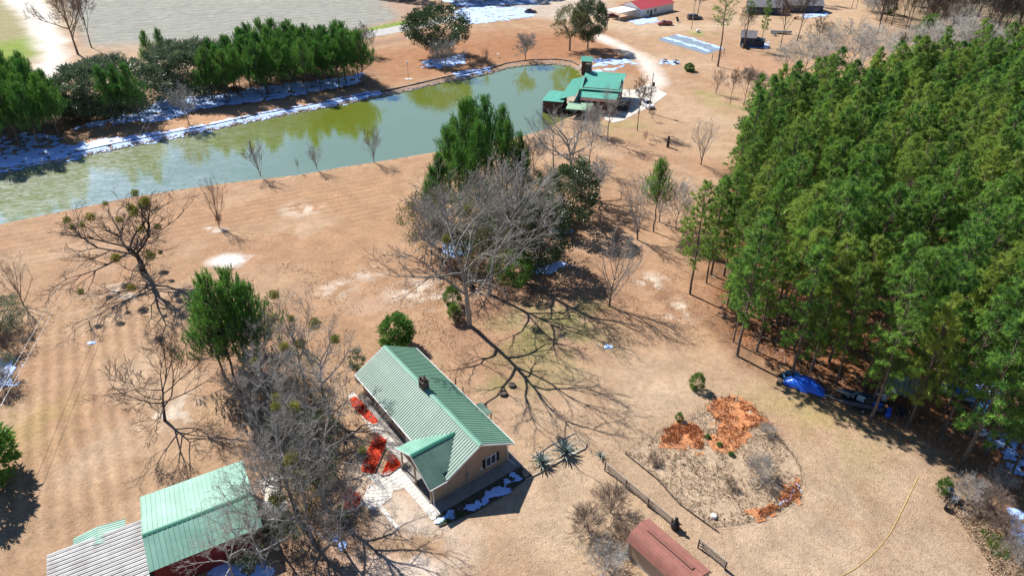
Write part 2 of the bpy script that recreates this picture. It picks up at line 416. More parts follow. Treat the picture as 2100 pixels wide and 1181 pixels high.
# scattered pale and dark specks of leaves
for s_, thr, col in ((5.5, .70, (.62, .5, .38, 1)), (4.2, .71, (.13, .08, .05, 1))):
    sp = nz(s_, 2, .8); mr = N.new('ShaderNodeMapRange'); mr.inputs['From Min'].default_value = thr - .06; mr.inputs['From Max'].default_value = thr; L.new(sp.outputs['Fac'], mr.inputs[0])
    k = N.new('ShaderNodeMath'); k.operation = 'MULTIPLY'; k.inputs[1].default_value = .55; L.new(mr.outputs[0], k.inputs[0])
    mx = N.new('ShaderNodeMixRGB'); mx.inputs[2].default_value = col; L.new(k.outputs[0], mx.inputs[0]); L.new(o, mx.inputs[1]); o = mx.outputs[0]
L.new(o, P.inputs['Base Color']); P.inputs['Roughness'].default_value = .95; P.inputs['Specular IOR Level'].default_value = .1
bp = N.new('ShaderNodeBump'); bp.inputs['Distance'].default_value = .16; bp.inputs['Strength'].default_value = .9
L.new(nz(5, 5, .7).outputs['Fac'], bp.inputs['Height']); L.new(bp.outputs[0], P.inputs['Normal'])
me = mesh_np('ground', V, [F], gm, True)
ca = me.color_attributes.new('soil', 'FLOAT_COLOR', 'POINT')
cc = np.ones((len(V), 4), np.float32); cc[:base, :3] = C.reshape(-1, 3); cc[base:, :3] = TAN
ca.data.foreach_set('color', cc.ravel())
tag(put('ground', me), 'dormant tan lawn and bare soil all around the pond and houses', kind='structure')

# ------------------------------------------------------------------ pond water
wm, nt, N, L, P = new_mat('pond_water')
tc = N.new('ShaderNodeTexCoord')
sx = N.new('ShaderNodeSeparateXYZ'); L.new(tc.outputs['Object'], sx.inputs[0])
n_a = N.new('ShaderNodeTexNoise'); n_a.inputs['Scale'].default_value = .06; n_a.inputs['Detail'].default_value = 5; L.new(tc.outputs['Object'], n_a.inputs['Vector'])
# thin broken ice at the western end
ad = N.new('ShaderNodeMath'); ad.operation = 'MULTIPLY_ADD'; ad.inputs[1].default_value = 34; L.new(n_a.outputs['Fac'], ad.inputs[0]); L.new(sx.outputs['X'], ad.inputs[2])
icem = N.new('ShaderNodeMapRange'); icem.inputs['From Min'].default_value = -30; icem.inputs['From Max'].default_value = -74; L.new(ad.outputs[0], icem.inputs[0])
mp = N.new('ShaderNodeMapping'); mp.inputs['Rotation'].default_value = (0, 0, R(20)); mp.inputs['Scale'].default_value = (.35, 1, 1); L.new(tc.outputs['Object'], mp.inputs[0])
n_b = N.new('ShaderNodeTexNoise'); n_b.inputs['Scale'].default_value = .9; n_b.inputs['Detail'].default_value = 6; n_b.inputs['Roughness'].default_value = .7; n_b.inputs['Distortion'].default_value = 1.5; L.new(mp.outputs[0], n_b.inputs['Vector'])
crk = N.new('ShaderNodeMapRange'); crk.inputs['From Min'].default_value = .42; crk.inputs['From Max'].default_value = .62; L.new(n_b.outputs['Fac'], crk.inputs[0])
fm_ = N.new('ShaderNodeMath'); fm_.operation = 'MULTIPLY_ADD'; fm_.inputs[1].default_value = .62; fm_.inputs[2].default_value = .14; L.new(crk.outputs[0], fm_.inputs[0])
fmul = N.new('ShaderNodeMath'); fmul.operation = 'MULTIPLY'; L.new(fm_.outputs[0], fmul.inputs[0]); L.new(icem.outputs[0], fmul.inputs[1])
wc = N.new('ShaderNodeMixRGB'); wc.inputs[1].default_value = (.185, .24, .04, 1); wc.inputs[2].default_value = (.18, .205, .02, 1); L.new(n_a.outputs['Fac'], wc.inputs[0])
ic = N.new('ShaderNodeMixRGB'); ic.inputs[2].default_value = (.66, .70, .66, 1); L.new(fmul.outputs[0], ic.inputs[0]); L.new(wc.outputs[0], ic.inputs[1])
L.new(ic.outputs[0], P.inputs['Base Color'])
rr = N.new('ShaderNodeMapRange'); rr.inputs['To Min'].default_value = .03; rr.inputs['To Max'].default_value = .09; L.new(icem.outputs[0], rr.inputs[0]); L.new(rr.outputs[0], P.inputs['Roughness'])
P.inputs['IOR'].default_value = 6.0; P.inputs['Specular Tint'].default_value = (.9, 1, 1, 1)
n_c = N.new('ShaderNodeTexNoise'); n_c.inputs['Scale'].default_value = 1.4; n_c.inputs['Detail'].default_value = 3; L.new(mp.outputs[0], n_c.inputs['Vector'])
bp = N.new('ShaderNodeBump'); bp.inputs['Distance'].default_value = .016; bp.inputs['Strength'].default_value = 1; L.new(n_c.outputs['Fac'], bp.inputs['Height']); L.new(bp.outputs[0], P.inputs['Normal'])
w = MB(); xs = [p.x for p in SHORE]; ys = [p.y for p in SHORE]
w.poly([(min(xs) - 2, min(ys) - 2, -.42), (max(xs) + 2, min(ys) - 2, -.42), (max(xs) + 2, max(ys) + 2, -.42), (min(xs) - 2, max(ys) + 2, -.42)])
tag(w.obj('pond_water', wm), 'blue green pond water with yellow green tree reflections and thin ice at its left end', kind='structure')

# ------------------------------------------------------------------ patches: ragged sheets of snow, straw
def patch(name, pts, material, cell=.35, keep=.5, ns=1.2, z=.03, th=.05, edge=1.5, kind='stuff', label=None, seed=0, world=False):
    P_ = pts if world else PX(*pts)
    xs = [p[0] for p in P_]; ys = [p[1] for p in P_]
    ax = np.arange(min(xs) - 1, max(xs) + 1, cell); ay = np.arange(min(ys) - 1, max(ys) + 1, cell)
    if len(ax) < 2 or len(ay) < 2: return
    A, B = np.meshgrid(ax, ay)
    wx = A + (fbm(A + seed, B, 3) - .5) * 2.0; wy = B + (fbm(A, B + seed + 33, 3) - .5) * 2.0
    d = sdist(P_, wx, wy)
    f = fbm(A + seed * 3.3, B - seed, ns, 3) + np.clip(d / edge, -1, 1) * .25
    H_ = np.clip((f - keep) * 4, 0, 1) * th
    jx = A + (_rs.rand(*A.shape) - .5) * cell * .5; jy = B + (_rs.rand(*A.shape) - .5) * cell * .5
    idx = np.arange(A.size).reshape(A.shape)
    ok = f > keep
    q = ok[:-1, :-1] & ok[:-1, 1:] & ok[1:, 1:] & ok[1:, :-1] & (d[:-1, :-1] > -.6)
    Fq = np.stack([idx[:-1, :-1], idx[:-1, 1:], idx[1:, 1:], idx[1:, :-1]], -1)[q]
    if not len(Fq): return
    dg = sdist(SHORE, A, B); gz = np.where(dg > -1.2, np.minimum(np.maximum(-.36 - dg * .32, -.40), 0), 0)
    zz = z + H_ + gz
    used = np.unique(Fq); remap = -np.ones(A.size, int); remap[used] = np.arange(len(used))
    Vv = np.stack([jx, jy, zz], -1).reshape(-1, 3)[used]
    return tag(put(name, mesh_np(name, Vv, [remap[Fq]], material, True)), label, kind=kind)

M['road'] = mat('worn_asphalt', (.42, .41, .40), (.34, .33, .32), .6, .85)
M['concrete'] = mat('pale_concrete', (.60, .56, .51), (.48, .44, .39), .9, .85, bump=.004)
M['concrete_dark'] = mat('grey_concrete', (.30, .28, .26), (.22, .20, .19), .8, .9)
M['paver'] = mat('pale_paver', (.72, .68, .63), (.62, .57, .52), 1.5, .8, rnd=.08)
def sheet(name, pts, m, z=.02, label=None, depth=.1):
    b = MB(); b.prism(PX(*pts), z - depth, z); return tag(b.obj(name, m), label, kind='structure')
sheet('road', [(560, 118), (640, 93), (700, 76), (840, 49), (960, 26), (1060, 10), (1140, -10), (1180, -10), (1085, 18), (960, 38), (840, 63), (700, 88), (640, 108), (560, 134)], M['road'], .03, 'pale paved road running past the plough land')
sheet('driveway', [(1258, 183), (1300, 185), (1330, 172), (1352, 186), (1369, 193), (1352, 206), (1330, 221), (1300, 235), (1280, 247), (1258, 252), (1240, 246), (1240, 215)], M['concrete'], .05, 'white concrete parking pad beside the pond cabin')
# ------------------------------------------------------------------ vegetation builders
def tubes(segs, n=3):
    """segs: list of (p, q, r0, r1) -> V, F (open tubes)"""
    A = np.array([s[0] for s in segs]); B = np.array([s[1] for s in segs]); r0 = np.array([s[2] for s in segs]); r1 = np.array([s[3] for s in segs])
    D = B - A; D /= np.linalg.norm(D, axis=1)[:, None] + 1e-9
    ref = np.where(np.abs(D[:, 2:3]) > .8, np.array([[1., 0, 0]]), np.array([[0, 0, 1.]]))
    U = np.cross(D, ref); U /= np.linalg.norm(U, axis=1)[:, None] + 1e-9; W = np.cross(D, U)
    vs = []
    for c, r in ((A, r0), (B, r1)):
        for i in range(n):
            t = 2 * math.pi * i / n
            vs.append(c + U * (r * math.cos(t))[:, None] + W * (r * math.sin(t))[:, None])
    V = np.stack(vs, 1).reshape(-1, 3)
    k = np.arange(len(segs))[:, None] * 2 * n
    F = np.concatenate([k + np.array([[i, (i + 1) % n, n + (i + 1) % n, n + i]]) for i in range(n)])
    return V, F

def nrm(d):
    l = math.sqrt(d[0] * d[0] + d[1] * d[1] + d[2] * d[2]) or 1e-9
    return (d[0] / l, d[1] / l, d[2] / l)

def bare(seed, H, r0, fork=.3, spread=45, n=(7, 6, 6, 5), lens=(.62, .5, .5, .45), up=.12, wob=.22, rmin=.016, lean=(0, 0), tipm=None, trunk_wob=.06):
    """leafless tree -> (trunk segs, branch segs, tips)"""
    rg = random.Random(seed)
    trunk = []; br = []; tips = []
    def grow(p, d, L, r, g):
        ns = (7, 5, 4, 3, 2)[g]
        out = trunk if g == 0 else br
        pts = []
        w = trunk_wob if g == 0 else wob
        for i in range(ns):
            t = (i + 1) / ns
            uu = 0 if g == 0 else up
            d = nrm((d[0] + rg.gauss(0, w), d[1] + rg.gauss(0, w), d[2] + rg.gauss(0, w * .6) + uu * (1 if g < 3 else .5)))
            q = (p[0] + d[0] * L / ns, p[1] + d[1] * L / ns, p[2] + d[2] * L / ns)
            if q[2] < .25: q = (q[0], q[1], .25)
            ra = max(rmin, r * (1 - .72 * i / ns)); rb = max(rmin, r * (1 - .72 * t))
            out.append((p, q, ra, rb)); pts.append((q, d, rb, t)); p = q
        if g >= len(n): tips.append(p); return
        k = n[g]
        for j in range(k):
            if g == 0:
                t = fork + (1 - fork) * (j + rg.random() * .6) / k
            else:
                t = .22 + .78 * (j + .5) / k
            i = min(ns - 1, max(0, int(t * ns - 1e-6)))
            q, dd, rb, tt = pts[i]
            a = R(spread if g == 0 else 38) * rg.uniform(.7, 1.25) * (1.15 - .45 * t if g == 0 else 1)
            az = (j * 2.4 + rg.uniform(-.5, .5)) if g == 0 else rg.uniform(0, 2 * math.pi)
            x = nrm((dd[1], -dd[0], 0.01)) if abs(dd[2]) < .99 else (1, 0, 0)
            y = (dd[1] * x[2] - dd[2] * x[1], dd[2] * x[0] - dd[0] * x[2], dd[0] * x[1] - dd[1] * x[0])
            ca, sa = math.cos(a), math.sin(a); cz, sz = math.cos(az), math.sin(az)
            nd = tuple(dd[m] * ca + (x[m] * cz + y[m] * sz) * sa for m in range(3))
            LL = L * lens[g] * rg.uniform(.75, 1.2) * (1.1 - .35 * t)
            if g == 0: LL = H * lens[0] * rg.uniform(.8, 1.15) * (1.05 - .35 * (t - fork) / (1 - fork + 1e-6))
            grow(q, nd, LL, max(rmin, (r * .55 if g == 0 else r * .5) * (1 - .35 * t)), g + 1)
    grow((0, 0, -.1), nrm((lean[0], lean[1], 1)), H * .62, r0, 0)
    return trunk, br, tips

_cache = {}
def bare_meshes(key, tm, bm, **k):
    if key not in _cache:
        t, b, tips = bare(**k)
        # flare at the root
        V, F = tubes(t, 8)
        mt = mesh_np('trunk', V, [F], M[tm], True)
        big = [s for s in b if s[2] > .045]; sm = [s for s in b if s[2] <= .045]
        V1, F1 = tubes(big, 5) if big else (np.zeros((0, 3)), np.zeros((0, 4), int)); V2, F2 = tubes(sm, 3)
        mb = mesh_np('branches', np.vstack([V1, V2]), [np.vstack([F1, F2 + len(V1)])], M[bm])
        zmax = max(p[2] for p in tips)
        _cache[key] = (mt, mb, tips, zmax)
    return _cache[key]

def tris(cent, dirs, length, width, rg, mid=False):
    """thin leaf triangles: base at cent, pointing along dirs"""
    n = len(cent); D = dirs / (np.linalg.norm(dirs, axis=1)[:, None] + 1e-9)
    S = np.cross(D, rg.normal(size=(n, 3))); S /= np.linalg.norm(S, axis=1)[:, None] + 1e-9
    w = (width * (.7 + .6 * rg.rand(n)))[:, None]; l = (length * (.7 + .6 * rg.rand(n)))[:, None]
    V = np.stack([cent - S * w / 2, cent + S * w / 2, cent + D * l], 1).reshape(-1, 3)
    return V, np.arange(n * 3).reshape(-1, 3)

def pine_meshes(key, seed, H, cb, Rr, nl=60, tuft=.42, tn=11, r0=.2, young=False, lm='needle', width=.075, bend=0.0):
    if key in _cache: return _cache[key]
    rg = np.random.RandomState(seed)
    # trunk
    segs = []; p = np.array([0, 0, -.1]); off = rg.normal(size=2) * bend
    for i in range(9):
        t = (i + 1) / 9; q = np.array([off[0] * t * t + rg.normal() * .05, off[1] * t * t + rg.normal() * .05, H * .97 * t])
        segs.append((tuple(p), tuple(q), r0 * (1 - .85 * i / 9), r0 * (1 - .85 * t))); p = q
    V, F = tubes(segs, 7); mt = mesh_np('trunk', V, [F], M['pine_bark'], True)
    def axis_at(z): t = z / H; return np.array([off[0] * t * t, off[1] * t * t, z])
    bs = []; C_, D_ = [], []
    for i in range(nl):
        t = (i + rg.rand()) / nl
        z = cb * H + (H * .985 - cb * H) * t
        az = rg.rand() * 2 * math.pi
        if young: prof = (1 - t) ** .75 * .95 + .10
        else: prof = (.55 + .9 * t if t < .38 else .90 * ((1 - t) / .62) ** .62) + .07
        Ln = Rr * prof * rg.uniform(.6, 1.12)
        el = R(rg.uniform(-5, 22) + 42 * t) if not young else R(rg.uniform(15, 35) + 35 * t)
        d = np.array([math.cos(az) * math.cos(el), math.sin(az) * math.cos(el), math.sin(el)])
        a = axis_at(z); b = a + d * Ln
        b[2] += .12 * Ln
        bs.append((tuple(a), tuple(a + (b - a) * .55 + np.array([0, 0, -.05 * Ln])), .05, .034)); bs.append((bs[-1][1], tuple(b), .034, .015))
        m = max(2, int(Ln * (2.1 if not young else 2.6)))
        for j in range(m):
            s = rg.uniform(.35, 1.02) if not young else rg.uniform(.25, 1.02)
            c = a + (b - a) * s
            side = rg.normal(size=3) * np.array([.5, .5, .28]) * (.35 + .35 * Ln * .35)
            c2 = c + side + d * .2
            if not young and j % 2 == 0: bs.append((tuple(c), tuple(c2), .016, .010))
            C_.append(c2); D_.append(nrm(d * .5 + np.array([0, 0, .75 if not young else 2.2]) + side * .5))
        C_.append(b); D_.append(nrm(d * .6 + np.array([0, 0, .6 if not young else 1.5])))
    C_ = np.array(C_); D_ = np.array(D_); k = len(C_)
    cent = np.repeat(C_, tn, 0); dd = np.repeat(D_, tn, 0)
    sz = np.repeat(rg.uniform(.7, 1.25, k), tn)
    if young:
        sh = rg.rand(len(cent)) * tuft * 2.5
        cent = cent + dd * sh[:, None]; dirs = dd * .9 + rg.normal(size=cent.shape) * .36
        ln = tuft * .72 * sz
    else:
        cent = cent + rg.normal(size=cent.shape) * .05; dirs = dd * .40 + rg.normal(size=cent.shape) * .56
        ln = tuft * .92 * sz
    V, F = tris(cent, dirs, ln, width, rg)
    Vb, Fb = tubes(bs, 3)
    mc = mesh_np('crown', np.vstack([V, Vb]), [F, Fb + len(V)], M[lm]); mc.materials.append(M['pine_bark'])
    mi = np.zeros(len(mc.polygons), np.int32); mi[len(F):] = 1; mc.polygons.foreach_set('material_index', mi)
    _cache[key] = (mt, mc); return _cache[key]

def leafy_meshes(key, seed, H, Rr, lm, tm='bark', base=.25, clumps=140, per=55, leaf=.26, flat=1.0, r0=.25, limbs=9, cone=0.0, clump_r=.75, inner=.45, bm=None):
    """broad-leaved or shrubby evergreen: clumps of leaves spread through an uneven crown"""
    if key in _cache: return _cache[key]
    rg = np.random.RandomState(seed)
    cz = H * (base + (1 - base) / 2); hz = H * (1 - base) / 2
    lob = rg.normal(size=(7, 3)); lob /= np.linalg.norm(lob, axis=1)[:, None]; la = rg.uniform(-.12, .25, 7)
    u = rg.normal(size=(clumps, 3)); u /= np.linalg.norm(u, axis=1)[:, None]
    rad = rg.uniform(inner, 1, clumps) ** .5
    rad *= 1 + (np.clip(u @ lob.T, 0, 1) ** 4 @ la)
    c = u * rad[:, None] * np.array([Rr, Rr, hz]); c[:, 2] += cz
    if cone: 
        t = (c[:, 2] - H * base) / (H * (1 - base)); f = np.clip(1.15 - cone * t, .1, 2); c[:, 0] *= f; c[:, 1] *= f
    c[:, 2] = np.maximum(c[:, 2], .25 * clump_r)
    segs = []; p = (0, 0, -.1); tz = max(.3, H * base * .9); segs.append((p, (0, 0, tz), r0, r0 * .75))
    for i in range(limbs):
        tip = c[rg.randint(clumps)] * .92; mid = (tip * .45 + np.array([0, 0, tz * .5 + tip[2] * .1]))
        segs.append(((0, 0, tz), tuple(mid), r0 * .5, r0 * .3)); segs.append((tuple(mid), tuple(tip), r0 * .3, .02))
    V, F = tubes(segs, 5); mt = mesh_np('trunk', V, [F], M[tm], True)
    cs = clump_r * rg.uniform(.6, 1.35, clumps)
    n = clumps * per
    cc = np.repeat(c, per, 0); off = rg.normal(size=(n, 3)); off /= np.linalg.norm(off, axis=1)[:, None]
    off *= (rg.rand(n) ** .45)[:, None]
    cent = cc + off * np.repeat(cs, per)[:, None] * np.array([1, 1, .7])
    outd = np.repeat(u, per, 0) * .6 + off * .8 + np.array([0, 0, .35]) + rg.normal(size=(n, 3)) * .45
    cent[:, 2] = np.maximum(cent[:, 2], .05)
    V, F = tris(cent, outd, np.full(n, leaf * 1.15), leaf * .62, rg)
    mc = mesh_np('crown', V, [F], M[lm])
    _cache[key] = (mt, mc); return _cache[key]

USED = {}
def tree(kind_name, base, meshes, s=1.0, rz=0.0, label=None, cat='tree', group=None, names=('trunk', 'crown'), sz=None, lean=None):
    loc = G(*base) if len(base) == 2 else Vector(base)
    e = empty(kind_name, loc, rz, label, cat, group)
    e.scale = (s, s, s if sz is None else sz)
    if lean: e.rotation_euler = (lean[0], lean[1], rz)
    for nm, me in zip(names, meshes): put(nm, me, e)
    return e

# leafless prototypes -------------------------------------------------------
BARE = {
 'oak1':  dict(tm='bark_dark', bm='bark_dark', seed=11, H=15, r0=.6, fork=.50, spread=80, n=(11, 8, 6, 5), lens=(.78, .52, .5, .5), up=.07, wob=.24, rmin=.024),
 'oak2':  dict(tm='bark_dark', bm='bark_dark', seed=23, H=12, r0=.26, fork=.30, spread=62, n=(10, 7, 6, 5), lens=(.80, .5, .5, .5), up=.10, wob=.13, rmin=.020),
 'oak3':  dict(tm='bark_grey', bm='twig_mid', seed=5, H=21, r0=.42, fork=.34, spread=50, n=(8, 7, 6, 6), lens=(.52, .5, .5, .45), up=.07, wob=.22, rmin=.015),
 'oak4':  dict(tm='bark_grey', bm='twig_grey', seed=37, H=17, r0=.45, fork=.42, spread=66, n=(9, 7, 6, 5), lens=(.50, .55, .5, .5), up=.08, wob=.26, rmin=.016),
 'oakfar': dict(tm='bark', bm='twig_brown', seed=38, H=19, r0=.5, fork=.34, spread=52, n=(9, 8, 7, 5), lens=(.6, .5, .5, .45), up=.10, wob=.18, rmin=.035),
 'oak5':  dict(tm='bark_grey', bm='twig_grey', seed=91, H=18, r0=.33, fork=.35, spread=58, n=(9, 7, 6, 6), lens=(.48, .5, .5, .5), up=.06, wob=.3, rmin=.014),
 'vase1': dict(tm='bark', bm='twig_grey', seed=3, H=11, r0=.24, fork=.10, spread=34, n=(11, 6, 6, 5), lens=(.85, .42, .45, .45), up=.10, wob=.09, rmin=.012),
 'vase2': dict(tm='bark', bm='twig_brown', seed=8, H=8, r0=.17, fork=.08, spread=30, n=(13, 6, 5, 4), lens=(.9, .4, .42, .4), up=.09, wob=.08, rmin=.011),
 'vase3': dict(tm='bark_grey', bm='twig_silver', seed=14, H=12, r0=.22, fork=.06, spread=46, n=(13, 7, 6, 5), lens=(.9, .48, .45, .45), up=.07, wob=.14, rmin=.026),
 'young': dict(tm='bark', bm='twig_brown', seed=17, H=7, r0=.12, fork=.06, spread=26, n=(14, 6, 5), lens=(.85, .42, .42), up=.10, wob=.09, rmin=.022),
 'round': dict(tm='bark', bm='twig_grey', seed=29, H=9, r0=.17, fork=.22, spread=48, n=(15, 8, 7, 5), lens=(.62, .5, .45, .4), up=.08, wob=.12, rmin=.024),
 'wood':  dict(tm='bark_dark', bm='bark_dark', seed=41, H=18, r0=.22, fork=.42, spread=34, n=(9, 6, 6, 5), lens=(.45, .5, .5, .45), up=.12, wob=.18, rmin=.032),
 'wood2': dict(tm='bark', bm='bark', seed=47, H=16, r0=.20, fork=.38, spread=30, n=(9, 6, 6, 5), lens=(.5, .5, .5, .45), up=.12, wob=.2, rmin=.03),
 'brush': dict(tm='twig_grey', bm='twig_grey', seed=53, H=3.2, r0=.05, fork=.02, spread=58, n=(48, 8, 5), lens=(.8, .45, .5), up=.05, wob=.14, rmin=.011),
 'brushb': dict(tm='twig_brown', bm='twig_brown', seed=59, H=3.2, r0=.05, fork=.02, spread=58, n=(48, 8, 5), lens=(.8, .45, .5), up=.05, wob=.14, rmin=.011),
}
def bare_tree(base, kind, h, label, rz=0.0, group=None, cat='bare tree', wide=1.0, mist=(), name='bare_tree', lean=None):
    k = dict(BARE[kind]); tm = k.pop('tm'); bm = k.pop('bm')
    mt, mb, tips, zm = bare_meshes(kind, tm, bm, **k)
    s = h / zm
    e = tree(name, base, (mt, mb), s * wide, rz, label, cat, group, ('trunk', 'branches'), sz=s, lean=lean)
    for i, (ti, r) in enumerate(mist):
        cand = sorted(tips[int(ti * (len(tips) - 1)):][:60], key=lambda q: math.hypot(q[0], q[1])); p = cand[len(cand) // 3]
        m_ = mist_mesh(i % 3)
        put('mistletoe_clump', m_, e, loc=(p[0], p[1], p[2]), scale=(r / s / wide, r / s / wide, r / s))
    return e
def mist_mesh(i):
    key = 'mist%d' % i
    if key not in _cache:
        rg = np.random.RandomState(70 + i); n = 420
        u = rg.normal(size=(n, 3)); u /= np.linalg.norm(u, axis=1)[:, None]
        V, F = tris(u * (rg.rand(n) ** .5)[:, None] * .8, u + rg.normal(size=(n, 3)) * .5, np.full(n, .3), .14, rg)
        _cache[key] = mesh_np('mistletoe_clump', V, [F], M['mistletoe'])
    return _cache[key]

# pines ---------------------------------------------------------------------
PINES = [('pine%d' % i, dict(seed=100 + i, H=[20, 19, 21.5, 18.5, 20.5, 19.5][i], cb=[.50, .46, .54, .5, .44, .52][i], Rr=[3.0, 3.2, 2.8, 3.3, 2.9, 3.1][i], nl=[58, 62, 54, 60, 64, 56][i], bend=.9, tuft=.54, tn=34, width=.058)) for i in range(6)]
EDGE = [('edgepine%d' % i, dict(seed=200 + i, H=[21, 19.5, 18][i], cb=[.24, .30, .20][i], Rr=[3.4, 3.2, 3.3][i], nl=[84, 74, 80][i], bend=.8, r0=.21, tuft=.54, tn=34, width=.058)) for i in range(3)]
YOUNG = [('young%d' % i, dict(seed=300 + i, H=[13, 12, 14, 11.5][i], cb=[.30, .26, .34, .22][i], Rr=[3.3, 3.4, 3.1, 3.3][i], nl=[104, 100, 98, 96][i], young=True, lm='needle_young', tuft=.5, tn=20, r0=.13, width=.07)) for i in range(4)]
def pine(base, label, h=None, i=0, fam=None, rz=None, group=None, name='pine_tree', lean=None, wide=1.0):
    fam = fam or PINES; key, k = fam[i % len(fam)]
    ms = pine_meshes(key, **k); s = (h / k['H']) if h else 1.0
    return tree(name, base, ms, s * wide, rz if rz is not None else (i * 2.1) % 6.28, label, 'pine tree', group, sz=s, lean=lean)
# ------------------------------------------------------------------ the pine stand on the east side
rs = random.Random(4)
GP = 'tall pines massed in the stand on the right'
fpoly = [(p.x, p.y) for p in PX(*FOREST)]
EDGE_PX = [  # pines whose stems stand free at the margin of the stand
 (1415, 603, 18.5, 1, 'tall slim pine standing free at the left front of the pine stand'),
 (1458, 563, 17, 2, 'slim pine just behind the free-standing pine at the left front of the stand'),
 (1484, 566, 18, 0, 'second slim stem to the right of the free-standing pine at the left front'),
 (1512, 730, 21, 1, 'pine at the front corner of the stand with a long shadow on bare sand'),
 (1551, 720, 18, 0, 'pine just right of the front corner pine of the stand'),
 (1622, 772, 20, 2, 'pine rising right out of the blue covered heap'),
 (1664, 762, 20, 1, 'pine just right of the blue covered heap, second stem past it'),
 (1700, 742, 18, 2, 'pine between the blue heap and the black scrap trailer'),
 (1784, 862, 21, 0, 'thick pine in front of the dark scrap heap with tin sheet'),
 (1870, 838, 20, 1, 'leaning pine just right of the dark scrap heap'),
 (1973, 948, 21, 2, 'thick pine at the lower right edge above the brush pile'),
 (2018, 935, 20, 0, 'thick pine directly right of the pine above the brush pile'),
 (1592, 640, 18, 0, 'pine with yellowish needles low in the front of the stand'),
 (1940, 812, 20, 1, 'pine rising beside the left end of the blue covered boat'),
 (1990, 850, 20, 2, 'pine with stem crossing the right end of the blue covered boat'),
]
pts = []
for (px, py, h, i, lab) in EDGE_PX:
    p = G(px, py); pts.append((p.x, p.y))
    pine((px, py), lab, h, i, EDGE, group=None, lean=(0, R(1.5)))
fx0 = min(p[0] for p in fpoly); fx1 = max(p[0] for p in fpoly); fy0 = min(p[1] for p in fpoly); fy1 = max(p[1] for p in fpoly)
cands = []
SP = 4.2
row = 0
y = fy0
while y < fy1:
    x = fx0 + (SP / 2 if row % 2 else 0)
    while x < fx1:
        qx = x + rs.uniform(-1.1, 1.1); qy = y + rs.uniform(-1.1, 1.1)
        if all((qx - a) ** 2 + (qy - b) ** 2 > 6 for a, b in pts): cands.append((qx, qy))
        x += SP
    y += SP * .87; row += 1
ca_ = np.array(cands); dd = sdist(fpoly, ca_[:, 0], ca_[:, 1])
ca_ = ca_[dd > .5]
def project(x, y, z):
    zz = z - CAM_H; a = y * math.cos(PITCH) - zz * math.sin(PITCH); b = y * math.sin(PITCH) + zz * math.cos(PITCH)
    return 1050 + FPX * x / a, 590.5 - FPX * b / a
inview = []
for (x, y) in ca_:
    px, py = project(x, y, 17)
    if px < 2250 and -80 < py < 1300: inview.append((x, y))
inview.sort(key=lambda p: math.hypot(p[0], p[1]))
print('forest trees', len(inview))
NEAR, REST = inview[:165], inview[165:]
for (x, y) in NEAR:
    i = rs.randrange(6); f = PINES
    dedge = float(sdist(fpoly, np.array([x]), np.array([y]))[0])
    if dedge < 5: f = EDGE; i = rs.randrange(3)
    zx, zy = project(x, y, 14); zl = ('left flank' if zx < 1700 else 'middle' if zx < 1930 else 'right side') + ' of the stand, ' + ('front rows' if zy > 560 else 'middle rows' if zy > 380 else 'back rows')
    pine((x, y, 0), 'tall green pine in the ' + zl, rs.uniform(15, 22), i, f, rz=rs.uniform(0, 6.28), group='pines in the ' + zl, lean=(rs.uniform(-.05, .05), rs.uniform(-.05, .05)), wide=rs.uniform(.72, 1.0))
